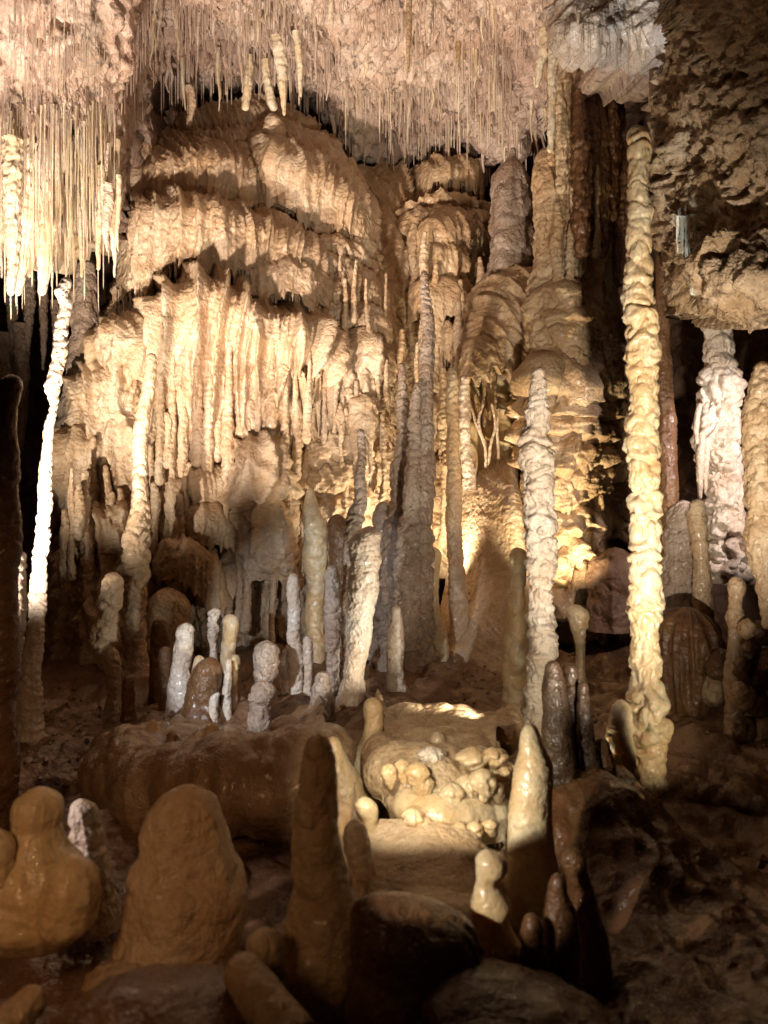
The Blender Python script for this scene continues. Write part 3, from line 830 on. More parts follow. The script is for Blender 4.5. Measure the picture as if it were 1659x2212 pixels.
pillar('niche_side', [(1005, 810, 10), (1003, 880, 13), (1008, 980, 12), (1015, 1060, 16)], 7.0, M['pale'], 404, bead=0.06, lump=0.2, parent=sl)
for i, pts in enumerate([[(1018, 880), (1030, 920), (1046, 960), (1050, 1010)], [(1045, 870), (1034, 905), (1040, 940), (1050, 960)], [(1062, 870), (1070, 920), (1060, 960), (1055, 1020)], [(1078, 880), (1074, 930), (1076, 990), (1070, 1030)]]):
    pillar('vein', [(a, b, 3.2) for a, b in pts], 7.0, M['pale'], 405 + i, bead=0.05, lump=0.1, parent=sl)
loft('slope_sheet', [[(970, 960, 7.9), (1040, 950, 7.6), (1130, 940, 7.5)], [(985, 1060, 7.5), (1045, 1040, 7.0), (1120, 1020, 6.85)], [(980, 1160, 7.3), (1030, 1130, 6.9), (1130, 1100, 6.5)], [(975, 1290, 7.0), (1030, 1270, 6.7), (1150, 1230, 6.3)],
                     [(940, 1400, 6.6), (1030, 1370, 6.2), (1180, 1370, 5.9)], [(900, 1500, 6.0), (1030, 1490, 5.7), (1200, 1480, 5.4)]],
     M['mound'], 2.6, lambda P: d_flow(P, 0.35, 411, terr=0.0, rib=0.0, lump=0.05) + 0.01 * billow(P * 30, 1, 5), parent=sl, back=0)

# ================================================================== STALAGMITES AND COLUMNS
SG = 'stalagmite'
pillar('stalagmite', [(146, 598, 8), (142, 612, 12), (136, 630, 15), (141, 650, 14), (134, 700, 13), (131, 754, 14), (123, 800, 14), (114, 840, 16), (118, 870, 9), (110, 908, 9), (102, 985, 12), (95, 1113, 14), (87, 1200, 15), (82, 1276, 16),
                      (77, 1353, 17), (70, 1440, 20), (66, 1530, 24)], 4.5, M['pale'], 1, bead=0.16, per=0.9, lump=0.14,
       label='tall thin pinkish-white beaded stalagmite leaning at the far left, brightly lit at its top')
pillar('stalagmite', [(328, 762, 11), (326, 790, 13), (323, 836, 13), (308, 908, 17), (305, 1010, 15), (302, 1087, 18), (297, 1148, 24), (292, 1225, 27), (290, 1292, 28), (287, 1343, 24), (292, 1450, 26)], 6.2, M['mound'], 2, bead=0.18, per=0.8, lump=0.14,
       label='tall knobbly cream stalagmite standing against the left half of the mound')
pillar('stalagmite', [(245, 1235, 18), (243, 1276, 24), (231, 1328, 22), (226, 1394, 26), (243, 1435, 20), (241, 1487, 13), (241, 1540, 16)], 5.2, M['mound'], 3, bead=0.16, per=0.9, lump=0.18,
       label='dim tan club-shaped stalagmite with a narrow foot at lower left')
pillar('stalagmite', [(26, 808, 19), (22, 836, 24), (17, 880, 22), (15, 960, 26), (10, 1100, 30), (4, 1300, 34), (0, 1500, 36)], 3.2, M['brown'], 4, bead=0.08, lump=0.06,
       label='dark orange-brown round-topped stalagmite cut by the left edge')
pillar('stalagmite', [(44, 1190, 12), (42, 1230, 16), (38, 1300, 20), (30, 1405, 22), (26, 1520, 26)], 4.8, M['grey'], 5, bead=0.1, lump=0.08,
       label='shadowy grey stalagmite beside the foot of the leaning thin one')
pillar('stalagmite', [(779, 926, 9), (780, 985, 8.5), (778, 1036, 11), (777, 1087, 14), (764, 1138, 19), (760, 1200, 20), (760, 1300, 22)], 5.0, M['grey'], 6, bead=0.2, per=0.9, lump=0.12,
       label='slender blue-grey beaded stalagmite rising behind the swollen cream one in the centre')
pillar('stalagmite', [(802, 1136, 16), (796, 1155, 30), (790, 1180, 36), (792, 1205, 36), (784, 1245, 34), (779, 1302, 32), (776, 1360, 27), (774, 1405, 24), (766, 1456, 22), (759, 1497, 28), (748, 1560, 36), (745, 1640, 44)], 4.5, M['pale'], 7, bead=0.05, per=0.5, lump=0.12, fine=0.05, tilt=0.3,
       label='bright cream stalagmite swollen at the top like a club, in the centre')
pillar('stalagmite', [(806, 1506, 20), (807, 1530, 21), (806, 1575, 20), (798, 1615, 26), (790, 1660, 36), (782, 1720, 46), (780, 1800, 56)], 3.5, M['wax'], 8, bead=0.06, per=1.1, lump=0.08,
       label='cream flat-topped waxy stalagmite in front of the club-shaped one')
pillar('stalagmite', [(852, 1560, 14), (852, 1600, 22), (850, 1660, 26), (850, 1740, 34)], 3.8, M['mound'], 9, bead=0.1, lump=0.1, label='blurred tan stub just right of the flat-topped waxy stalagmite')
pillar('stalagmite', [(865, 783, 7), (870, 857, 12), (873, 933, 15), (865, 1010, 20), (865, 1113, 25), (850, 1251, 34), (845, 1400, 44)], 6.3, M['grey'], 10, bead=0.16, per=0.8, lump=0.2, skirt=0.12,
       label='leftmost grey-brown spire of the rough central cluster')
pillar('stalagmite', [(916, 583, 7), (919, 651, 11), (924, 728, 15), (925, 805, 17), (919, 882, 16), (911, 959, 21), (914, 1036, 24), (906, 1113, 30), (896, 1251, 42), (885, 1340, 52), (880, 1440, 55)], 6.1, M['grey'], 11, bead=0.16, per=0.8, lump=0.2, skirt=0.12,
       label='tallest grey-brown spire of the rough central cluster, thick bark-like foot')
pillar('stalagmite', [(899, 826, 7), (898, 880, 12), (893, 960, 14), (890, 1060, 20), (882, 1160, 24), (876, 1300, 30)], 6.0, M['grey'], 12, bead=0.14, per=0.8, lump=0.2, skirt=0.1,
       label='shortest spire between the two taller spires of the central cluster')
pillar('stalagmite', [(856, 1308, 9), (856, 1330, 12), (855, 1370, 17), (854, 1430, 18)], 5.5, M['pale'], 13, bead=0.12, lump=0.1, label='small pale peg at the foot of the rough central cluster')
pillar('stalagmite', [(975, 793, 9), (977, 830, 12), (978, 857, 13), (980, 959, 14), (980, 1036, 16), (980, 1148, 17), (985, 1225, 18), (988, 1302, 20), (990, 1400, 24)], 6.4, M['ochre'], 14, bead=0.10, per=0.9, lump=0.12,
       label='slim tan stalagmite with rounded tip in front of the glowing slope')
pillar('stalagmite', [(934, 1180, 8), (934, 1196, 18), (934, 1225, 17), (936, 1250, 12), (939, 1281, 8), (939, 1312, 10), (944, 1363, 18), (946, 1400, 22)], 6.2, M['wax'], 15, bead=0.12, lump=0.12,
       label='small amber bottle-shaped stalagmite glowing beside the central cluster')
pillar('stalagmite', [(1162, 793, 11), (1162, 815, 15), (1163, 836, 16), (1162, 877, 22), (1160, 908, 25), (1157, 954, 32), (1162, 985, 35), (1165, 1062, 30), (1167, 1138, 32), (1167, 1200, 32), (1170, 1251, 27), (1170, 1328, 26), (1175, 1394, 32), (1168, 1425, 30),
                      (1160, 1481, 26), (1158, 1560, 26), (1158, 1700, 30)], 4.3, M['pale'], 16, bead=0.18, per=0.75, lump=0.20, skirt=0.18,
       label='tall cream knobbly stalagmite with smooth grey tip, right of centre')
pillar('stalagmite', [(1142, 1560, 11), (1141, 1578, 19), (1141, 1600, 25), (1146, 1622, 30), (1150, 1650, 40), (1150, 1686, 43), (1146, 1737, 44), (1147, 1814, 46), (1150, 1900, 56), (1155, 2000, 66), (1160, 2120, 80)], 2.4, M['wax'], 17, bead=0.03, lump=0.04, res=0.8,
       label='near cone-shaped cream stalagmite with bright top and dark foot, right of centre')
pillar('stalagmite', [(1058, 1834, 14), (1066, 1855, 30), (1069, 1876, 32), (1060, 1904, 23), (1064, 1922, 31), (1070, 1950, 42), (1067, 1985, 42), (1075, 2044, 56), (1080, 2121, 80), (1080, 2260, 110)], 1.9, M['wax'], 18, bead=0.03, lump=0.04, res=0.7,
       label='short white two-lobed stalagmite at the bottom right of centre')
pillar('stalagmite', [(1238, 1828, 18), (1241, 1855, 27), (1250, 1896, 27), (1258, 1968, 34), (1268, 2060, 44), (1280, 2250, 60)], 2.2, M['brown'], 19, bead=0.04, lump=0.05, res=0.8, label='dim brown finger-like stalagmite with round pale tip at bottom right')
pillar('stalagmite', [(1207, 1887, 11), (1206, 1916, 20), (1212, 1967, 32), (1213, 2044, 40), (1210, 2250, 60)], 1.9, M['brown'], 20, bead=0.04, lump=0.05, res=0.8, label='darker pointed brown stalagmite just in front of the round-tipped finger')
pillar('stalagmite', [(1147, 1972, 12), (1147, 1995, 21), (1148, 2050, 23), (1150, 2120, 30)], 1.85, M['brown'], 21, bead=0.05, lump=0.05, res=0.8, label='small dark brown stub between the white two-lobed and pointed brown stalagmites')
# great golden column
gc = pillar('dripstone', [(1370, 272, 12), (1372, 300, 21), (1377, 349, 21), (1375, 384, 20), (1382, 451, 24), (1375, 513, 25), (1380, 564, 27), (1379, 651, 29), (1385, 703, 31), (1388, 780, 33), (1388, 857, 31), (1390, 959, 33), (1390, 1010, 31),
                       (1393, 1062, 34), (1393, 1148, 30), (1390, 1225, 33), (1390, 1317, 31), (1395, 1384, 27), (1398, 1425, 33), (1400, 1466, 31), (1396, 1517, 41), (1398, 1558, 39), (1400, 1610, 34), (1405, 1700, 34), (1410, 1850, 38)], 3.7, M['wax'], 22,
            bead=0.22, per=1.1, lump=0.16, skirt=0.18, label='great golden knobbly column rising the full height on the right', cat='dripstone', tilt=0.6)
pillar('dripstone', [(1415, 150, 12), (1420, 300, 12), (1430, 500, 13), (1432, 754, 14), (1436, 860, 20), (1442, 1000, 20), (1446, 1150, 20), (1450, 1320, 24)], 5.0, M['brown'], 23, bead=0.05, lump=0.06, rib=0.08, top=False,
       label='thin smooth dark brown column right behind the golden one', cat='dripstone')
wc = pillar('dripstone', [(1530, 520, 10), (1532, 590, 12), (1542, 640, 22), (1547, 677, 29), (1550, 718, 30), (1553, 754, 27), (1549, 805, 36), (1552, 867, 36), (1552, 933, 45), (1558, 985, 45), (1567, 1036, 38), (1572, 1113, 37), (1577, 1160, 42), (1578, 1260, 50)], 5.2, M['pale'], 24,
            bead=0.2, per=1.3, lump=0.30, skirt=0.3, rib=0.06, top=False, label='stout white lumpy column lit pinkish-white on the right', cat='dripstone', tilt=0.9)
for x, y0, y1, wd in [(1512, 930, 1080, 8), (1524, 940, 1060, 7), (1598, 1040, 1130, 10), (1505, 870, 960, 6)]:
    pillar('drip', [(x + 6, y0, wd), (x, (y0 + y1) / 2, wd), (x, y1, wd * 0.5)], 5.1, M['pale'], int(x), bead=0.05, lump=0.1, bot=True, parent=wc)
pillar('dripstone', [(1645, 780, 10), (1647, 800, 20), (1649, 836, 30), (1640, 960, 36), (1646, 1060, 34), (1649, 1148, 34), (1652, 1220, 28), (1658, 1300, 16), (1660, 1360, 8)], 3.8, M['ochre'], 25, bead=0.1, lump=0.15, skirt=0.12, rib=0.08, bot=True,
       label='brown hanging column tapering downward at the right edge', cat='stalactite')
pillar('stalagmite', [(1588, 1244, 13), (1589, 1262, 18), (1590, 1285, 17), (1588, 1305, 14), (1588, 1333, 18), (1588, 1363, 14), (1588, 1420, 18)], 4.0, M['ochre'], 26, bead=0.16, per=1.3, lump=0.06, label='small brown beaded stalagmite standing alone at the right')
pillar('stalagmite', [(1119, 1182, 14), (1121, 1205, 19), (1120, 1225, 18), (1118, 1250, 16), (1116, 1302, 18), (1116, 1353, 26), (1116, 1400, 28)], 4.9, M['wax'], 27, bead=0.12, lump=0.1, label='short amber round-capped stalagmite just left of the tall grey-tipped one')
pillar('stalagmite', [(1245, 1305, 17), (1248, 1325, 23), (1250, 1350, 19), (1252, 1384, 11), (1252, 1420, 10), (1252, 1480, 14)], 4.9, M['wax'], 28, bead=0.1, lump=0.1, label='mushroom-headed cream stalagmite right of the tall grey-tipped one')
pillar('stalagmite', [(1232, 1432, 11), (1232, 1460, 15), (1236, 1560, 18), (1240, 1700, 26), (1245, 1850, 34)], 3.12, M['shade_dark'], 29, bead=0.12, lump=0.08, label='left one of two thin wet stalagmites coloured black-brown for shade on the right')
pillar('stalagmite', [(1262, 1472, 10), (1262, 1500, 13), (1268, 1600, 18), (1280, 1700, 24), (1285, 1850, 34)], 3.06, M['shade_dark'], 30, bead=0.12, lump=0.08, label='right one of two thin wet stalagmites coloured black-brown for shade on the right')
pillar('stalagmite', [(1196, 1425, 12), (1197, 1450, 19), (1200, 1560, 30), (1205, 1700, 40), (1215, 1900, 56), (1225, 2100, 70)], 3.0, M['shade_dark'], 31, bead=0.06, lump=0.08, label='trunk-like stalagmite, coloured dark brown for shade, standing against the tall grey-tipped one')
pillar('stalagmite', [(1340, 1510, 14), (1342, 1550, 24), (1342, 1600, 30), (1345, 1700, 34)], 3.4, M['wax'], 32, bead=0.08, lump=0.1, label='amber knob against the left foot of the golden column')
pillar('stalagmite', [(1302, 1592, 14), (1304, 1625, 22), (1308, 1700, 26), (1310, 1800, 34)], 3.1, M['brown'], 33, bead=0.06, lump=0.1, label='dim rounded brown stub left of the foot of the golden column')
# purple-brown pair and skirt to the right of the golden column
pillar('dripstone', [(1478, 1080, 24), (1472, 1130, 34), (1468, 1220, 36), (1470, 1300, 40), (1470, 1370, 46)], 4.9, M['grey'], 34, bead=0.08, lump=0.18, skirt=0.1, label='stubby rough purple-brown column between the golden and white columns', cat='dripstone')
pillar('stalagmite', [(1505, 1078, 12), (1508, 1110, 18), (1512, 1160, 17), (1515, 1220, 17), (1520, 1290, 22), (1522, 1340, 20)], 4.7, M['ochre'], 35, bead=0.14, lump=0.08, label='orange-brown beaded stalagmite touching the rough purple-brown column')
sk = pillar('flowstone_bell', [(1490, 1310, 40), (1485, 1350, 58), (1484, 1420, 68), (1486, 1500, 70), (1488, 1560, 66), (1490, 1588, 58)], 4.4, M['brown'], 36, bead=0.05, lump=0.14, rib=0.22, ribf=16, per=0.7, bot=True,
            label='bell-shaped brown flowstone skirt with a ragged hem below the purple-brown column', cat='flowstone')
fringe(sk, [(1430, 1570, 4.3), (1480, 1575, 4.15), (1548, 1570, 4.3)], 12, 10, 26, 4, 9, 'brown')

# cluster in the middle distance
mids = [
    ([(633, 1238, 10), (633, 1266, 14), (635, 1328, 15), (636, 1363, 14), (638, 1415, 18), (640, 1487, 15), (640, 1520, 18)], 5.0, 'pale', 'tall blue-white ringed stalagmite in the middle group, left of the club-shaped one', 0.16),
    ([(666, 1372, 9), (666, 1420, 11), (665, 1466, 9), (665, 1500, 11)], 4.9, 'pale', 'thin blue-white stalagmite touching the right of the tall ringed one', 0.12),
    ([(618, 1400, 7), (618, 1430, 9), (620, 1490, 11)], 5.0, 'pale', 'tiny pale stalagmite touching the left of the tall ringed one', 0.12),
    ([(718, 1220, 10), (718, 1261, 17), (720, 1312, 18), (718, 1363, 17), (718, 1425, 15), (716, 1500, 17)], 4.8, 'grey', 'grey-white lumpy stalagmite with black shaded side, left of the club-shaped one', 0.15),
    ([(671, 1054, 7), (672, 1087, 15), (682, 1148, 25), (684, 1200, 27), (684, 1251, 22), (682, 1328, 20), (682, 1420, 24)], 6.3, 'wax', 'glowing amber spindle-shaped stalagmite against the foot of the mound', 0.06),
    ([(728, 1110, 12), (728, 1135, 22), (728, 1165, 22), (730, 1210, 20), (732, 1300, 22)], 6.2, 'brown', 'dark silhouetted knob in front of the lit mound foot', 0.05),
    ([(828, 1082, 10), (826, 1105, 17), (826, 1140, 17), (826, 1220, 22)], 6.4, 'grey', 'dim rounded stub between the slender grey stalagmite and central cluster', 0.05),
    ([(400, 1345, 18), (398, 1370, 20), (397, 1394, 20), (392, 1445, 20), (390, 1480, 24)], 4.9, 'pale', 'blocky bluish-white stump on the dark floor at left', 0.05),
    ([(465, 1313, 9), (464, 1328, 12), (461, 1348, 10), (461, 1362, 12), (459, 1394, 7), (459, 1430, 9)], 5.2, 'pale', 'small white three-bead stalagmite right of the bluish stump', 0.22),
    ([(496, 1326, 14), (496, 1350, 17), (495, 1375, 15), (492, 1430, 17)], 5.3, 'wax', 'short amber round-topped stalagmite beside the white three-bead one', 0.04),
    ([(345, 1335, 13), (345, 1360, 18), (345, 1420, 20)], 5.6, 'brown', 'dim brown domed stub left of the bluish stump', 0.04),
    ([(357, 1396, 9), (357, 1412, 12), (357, 1450, 14)], 5.1, 'brown', 'little dark bump of a stalagmite at the left foot of the bluish stump', 0.06),
    ([(577, 1382, 14), (577, 1400, 24), (577, 1430, 27), (572, 1455, 24), (566, 1480, 16), (566, 1510, 20)], 4.7, 'grey', 'craggy grey-white boulder-like stump in the middle group', 0.04),
    ([(494, 1424, 6), (492, 1456, 8), (490, 1492, 9), (489, 1517, 11), (489, 1540, 12)], 4.7, 'pale', 'thin white candle stalagmite with ball foot on the brown mound', 0.14),
    ([(510, 1413, 9), (509, 1432, 11), (506, 1460, 8), (500, 1500, 12)], 4.8, 'wax', 'little cream peg leaning behind the thin candle stalagmite', 0.08),
    ([(470, 1495, 6), (464, 1505, 9), (462, 1525, 10)], 4.6, 'pale', 'tiny white nub left of the foot of the candle stalagmite', 0.05),
    ([(432, 1415, 10), (432, 1432, 13), (432, 1460, 18)], 4.9, 'wax', 'small tan knob right of the bluish stump', 0.05),
    ([(457, 1418, 14), (452, 1440, 28), (448, 1470, 34), (446, 1500, 36)], 4.7, 'brown', 'rounded brown boulder below the white three-bead stalagmite', 0.03),
    ([(696, 1450, 12), (695, 1475, 18), (692, 1510, 22)], 4.5, 'grey', 'broken grey stump between the grey-white and ringed stalagmites', 0.05),
    ([(566, 1470, 22), (565, 1500, 27), (563, 1530, 24)], 4.4, 'grey', 'low grey stump directly under the craggy boulder-like one', 0.05),
    ([(280, 1458, 8), (278, 1480, 12), (276, 1530, 14)], 4.9, 'brown', 'small forked brown stub right of the dim club-shaped stalagmite', 0.1),
    ([(620, 1545, 22), (616, 1562, 34), (614, 1585, 30)], 3.9, 'grey', 'crumbly grey lump on the brown mound left of the dark near stalagmite', 0.04),
]
for i, (st, Y, mk, lb, bd) in enumerate(mids):
    pillar('stalagmite', st, Y, M[mk], 500 + i, bead=bd, lump=0.22 if mk == 'grey' else 0.12, label=lb, fine=0.05)

# brown swollen mass of the middle floor
sm = loft('flowstone_mass', [[(230, 1600, 4.9), (400, 1570, 4.8), (560, 1580, 4.6), (700, 1560, 4.3)], [(190, 1620, 4.3), (400, 1605, 4.0), (560, 1610, 3.85), (705, 1600, 3.7)],
                             [(170, 1690, 3.9), (400, 1625, 3.5), (560, 1645, 3.3), (705, 1640, 3.25)], [(160, 1740, 3.75), (400, 1680, 3.3), (540, 1690, 3.12), (640, 1690, 3.08), (710, 1670, 3.1)],
                             [(165, 1790, 3.75), (400, 1720, 3.3), (540, 1745, 3.1), (640, 1725, 3.08), (710, 1700, 3.1)], [(175, 1810, 4.0), (400, 1745, 3.6), (540, 1770, 3.4), (640, 1750, 3.4), (710, 1730, 3.4)]],
          M['crust'], 2.2, lambda P: -0.10 + 0.14 * fbm(P * 1.9, 2, 511) + 0.12 * worley(P * 2.6, 512) + 0.05 * worley(P * 7, 514) + 0.03 * billow(P * 9, 1, 515), teeth=0.03, tooth_f=9, back=0.5)
tag(sm, 'swollen brown flowstone mass with wet bulging rim in the middle of the floor', 'flowstone')

for i, (x, y, Y, r_) in enumerate([(330, 1560, 4.1, 9), (372, 1585, 3.9, 12), (455, 1570, 3.9, 14), (520, 1600, 3.7, 10), (552, 1625, 3.5, 13), (600, 1640, 3.4, 16), (640, 1655, 3.3, 12), (668, 1630, 3.4, 10), (500, 1665, 3.35, 18), (430, 1640, 3.6, 11)]):
    pillar('stalagmite', [(x, y - r_ * 0.6, r_ * 0.7), (x, y + r_ * 0.5, r_), (x + 2, y + r_ * 1.8, r_ * 1.3)], Y - 0.12, M['crust' if i % 2 else 'wax'], 1300 + i, bead=0.05, lump=0.25,
           label='low rounded tan nub growing on the swollen brown mass', cat='stalagmite', group='low nubs on the swollen brown mass')
# popcorn ledges in the middle
pc = empty('popcorn_ledge', at(960, 1760, 3.1))
tag(pc, 'upper bright yellow ledge of knobs and short drips right of centre', 'flowstone')
loft('ledge_shelf', [[(820, 1560, 3.9), (950, 1560, 3.9), (1110, 1570, 3.9)], [(815, 1630, 3.4), (950, 1640, 3.35), (1110, 1640, 3.4)], [(815, 1665, 3.1), (950, 1690, 3.0), (1100, 1690, 3.1)], [(815, 1690, 3.12), (950, 1730, 3.02), (1100, 1715, 3.1)]],
     M['ochre'], 2.8, lambda P: 0.10 * worley(P * 8, 521) + 0.05 * fbm(P * 3, 2, 522), parent=pc, teeth=0.06, tooth_f=10, back=0.25)
for i in range(15):
    x_, y_ = 826 + 18 * i + rnd.uniform(-5, 5), 1632 + 26 * math.sin(i * 0.9) + rnd.uniform(-8, 8)
    r_ = rnd.uniform(9, 17)
    r_ *= 1.25
    pillar('nodule', [(x_, y_, r_), (x_, y_ + r_ * 0.6, r_ * 1.6), (x_ + 2, y_ + 1.6 * r_, r_ * 1.5), (x_ + 2, y_ + 2.6 * r_, r_ * 0.7), (x_ + 3, y_ + 3.6 * r_, r_ * 0.15)], rnd.uniform(2.95, 3.15), M['wax' if i % 3 else 'pale'], 1500 + i, bead=0.08, lump=0.35, rib=0.15, bot=True, parent=pc, fine=0.06)
for i, (x, y, hw_, l) in enumerate([(840, 1648, 18, 60), (868, 1640, 18, 62), (900, 1645, 26, 70), (935, 1690, 28, 80), (975, 1690, 26, 85), (1010, 1672, 22, 70), (1042, 1660, 28, 75), (1075, 1690, 18, 50), (912, 1672, 22, 60)]):
    p = pillar('knob', [(x, y, hw_ * 0.8), (x, y + l * 0.25, hw_), (x + 2, y + l * 0.55, hw_ * 0.85), (x + 4, y + l * 0.85, hw_ * 0.35), (x + 4, y + l, 3)], 2.86 + 0.05 * (i % 2), M['wax'], 530 + i, bead=0.10, per=0.6, lump=0.28, rib=0.15, bot=True, parent=pc, res=0.8)
fringe(pc, [(825, 1700, 3.0), (950, 1735, 2.92), (1095, 1722, 3.0)], 16, 14, 44, 4, 10, 'wax')
pc2 = empty('popcorn_ledge', at(950, 1830, 2.9))
tag(pc2, 'lower waxy ledge of drips hanging over the pale slab right of centre', 'flowstone')
loft('ledge_shelf', [[(850, 1700, 3.2), (950, 1730, 3.2), (1100, 1740, 3.2)], [(862, 1740, 2.9), (950, 1765, 2.85), (1100, 1770, 2.95)], [(872, 1760, 2.88), (950, 1800, 2.85), (1100, 1795, 2.95)]],
     M['wax'], 2.8, lambda P: 0.08 * worley(P * 9, 541), parent=pc2, teeth=0.06, tooth_f=11, back=0.25)
for i, (x, y, hw_, l) in enumerate([(890, 1745, 24, 62), (920, 1765, 22, 70), (955, 1775, 22, 65), (992, 1775, 20, 50), (1025, 1775, 18, 46), (945, 1800, 14, 50), (1060, 1770, 16, 40)]):
    pillar('knob', [(x, y, hw_ * 0.8), (x, y + l * 0.3, hw_), (x + 3, y + l * 0.8, hw_ * 0.5), (x + 3, y + l, 3)], 2.70, M['wax'], 550 + i, bead=0.10, per=0.6, lump=0.28, rib=0.15, bot=True, parent=pc2, res=0.8)
fringe(pc2, [(875, 1795, 2.86), (950, 1830, 2.8), (1095, 1815, 2.9)], 14, 12, 36, 4, 9, 'wax')
pegs = [
    ([(944, 1580, 13), (945, 1597, 17), (947, 1622, 14), (950, 1655, 19), (954, 1700, 26)], 3.3, 'wax', 'small bright cream peg with a round head behind the knobbly ledge'),
    ([(1000, 1610, 10), (1000, 1625, 16), (1000, 1680, 20)], 3.25, 'wax', 'left little tan nub on top of the knobbly ledge'),
    ([(1028, 1625, 9), (1028, 1640, 14), (1028, 1690, 18)], 3.25, 'wax', 'right little tan nub on top of the knobbly ledge'),
    ([(1072, 1600, 8), (1070, 1608, 11), (1070, 1640, 14)], 3.3, 'mound', 'tiny pale pebble-like nub far back on the knobbly ledge'),
    ([(1020, 1812, 22), (1018, 1830, 38), (1018, 1855, 36), (1018, 1885, 24)], 2.6, 'ochre', 'smooth tan egg-shaped stone on the pale slab'),
    ([(786, 1722, 18), (790, 1745, 24), (798, 1780, 18), (802, 1830, 18)], 2.7, 'wax', 'bent waxy peg right of the dark near stalagmite'),
    ([(766, 1770, 16), (770, 1800, 27), (775, 1850, 28), (790, 1900, 24)], 2.5, 'pale', 'wet pale lumpy peg at the right side of the dark near stalagmite'),
    ([(722, 1590, 14), (724, 1620, 22), (740, 1680, 40), (750, 1750, 50)], 3.2, 'wax', 'orange-cream sloping stump behind the dark near stalagmite'),
]
for i, (st, Y, mk, lb) in enumerate(pegs):
    pillar('stone' if 'stone' in lb else 'stalagmite', st, Y, M[mk], 570 + i, bead=0.05, lump=0.08, label=lb, bot='egg' in lb, cat='stone' if 'stone' in lb else 'stalagmite', res=0.8)
# pale slab
sb = loft('rock_slab', [[(740, 1800, 3.2), (900, 1790, 3.2), (1130, 1800, 3.1)], [(730, 1870, 2.7), (900, 1860, 2.7), (1120, 1870, 2.7)], [(720, 1950, 2.3), (900, 1960, 2.25), (1100, 2000, 2.2)], [(720, 1985, 2.25), (900, 2010, 2.2), (1100, 2070, 2.15)]],
          M['mound'], 3, lambda P: 0.05 * fbm(P * 2.5, 2, 581) + 0.015 * worley(P * 9, 582), back=0.5)
tag(sb, 'pale tan sloping rock slab on the floor under the waxy ledges', 'rock')

# ================================================================== FOREGROUND
near = [
    ([(684, 1585, 18), (684, 1610, 32), (686, 1650, 40), (687, 1711, 45), (687, 1788, 47), (692, 1865, 53), (697, 1942, 63), (702, 2019, 86), (702, 2096, 104), (702, 2260, 120)], 1.9, 'ochre', 'big dark brown near stalagmite with swollen foot at bottom centre'),
    ([(392, 1698, 30), (388, 1730, 60), (380, 1790, 84), (392, 1850, 96), (395, 1885, 118), (398, 1960, 125), (385, 2060, 135), (380, 2150, 140)], 2.15, 'mound', 'large near blunt block of pale brown flowstone at lower left'),
    ([(92, 1698, 26), (92, 1720, 46), (90, 1752, 52), (86, 1782, 50), (80, 1810, 62), (72, 1860, 100), (80, 1930, 118), (90, 1990, 112), (88, 2030, 95), (85, 2055, 70)], 2.1, 'wax', 'fat mushroom-like amber mass with a domed cap at the left edge'),
    ([(150, 1850, 26), (148, 1890, 52), (145, 1950, 60), (140, 2010, 50), (138, 2040, 30)], 1.95, 'wax', 'glossy amber bulge on the right of the mushroom-like mass'),
    ([(176, 1727, 18), (182, 1750, 28), (186, 1800, 34), (192, 1845, 34), (204, 1900, 40), (215, 2000, 50)], 2.35, 'pale', 'short ribbed stalagmite lit pinkish-white beside the domed mushroom mass'),
    ([(569, 2008, 24), (571, 2035, 37), (574, 2080, 44), (576, 2160, 50)], 1.75, 'ochre', 'round dim brown stub left of the big dark near stalagmite'),
    ([(300, 2080, 60), (290, 2105, 130), (290, 2140, 150), (300, 2160, 130)], 2.0, 'ochre', 'flat dim ledge under the large near block'),
    ([(330, 2142, 90), (330, 2165, 160), (330, 2200, 210), (330, 2280, 230)], 1.5, 'brown', 'broad dark dome at the bottom left edge'),
    ([(800, 1930, 22), (830, 1950, 70), (870, 1985, 118), (885, 2040, 140), (882, 2100, 146), (880, 2280, 150)], 1.75, 'brown', 'big dark brown rock in front of the pale slab at bottom centre'),
    ([(1010, 2115, 40), (1030, 2140, 110), (1080, 2200, 200), (1090, 2300, 240)], 1.6, 'brown', 'low dark shelf at the bottom right'),
    ([(-10, 1790, 20), (-5, 1830, 34), (-5, 1900, 40)], 2.0, 'wax', 'small tan lobe at the left picture edge beside the mushroom-like mass'),
]
for i, (st, Y, mk, lb) in enumerate(near):
    cat = 'rock' if ('rock' in lb or 'dome at' in lb or 'shelf' in lb or 'ledge' in lb) else 'stalagmite'
    pillar('boulder' if cat == 'rock' else 'stalagmite', st, Y, M[mk], 600 + i, bead=0.16 if 'ribbed' in lb else 0.02, per=0.55 if 'ribbed' in lb else 1.2, lump=0.11, fine=0.02, rib=0.05, ribf=12, label=lb, cat=cat, res=0.7, bot='mushroom-like amber mass' in lb or 'bulge' in lb or 'flat dim' in lb,
           oval=0.8 if 'block' in lb or 'big dark brown rock' in lb else 1.0)
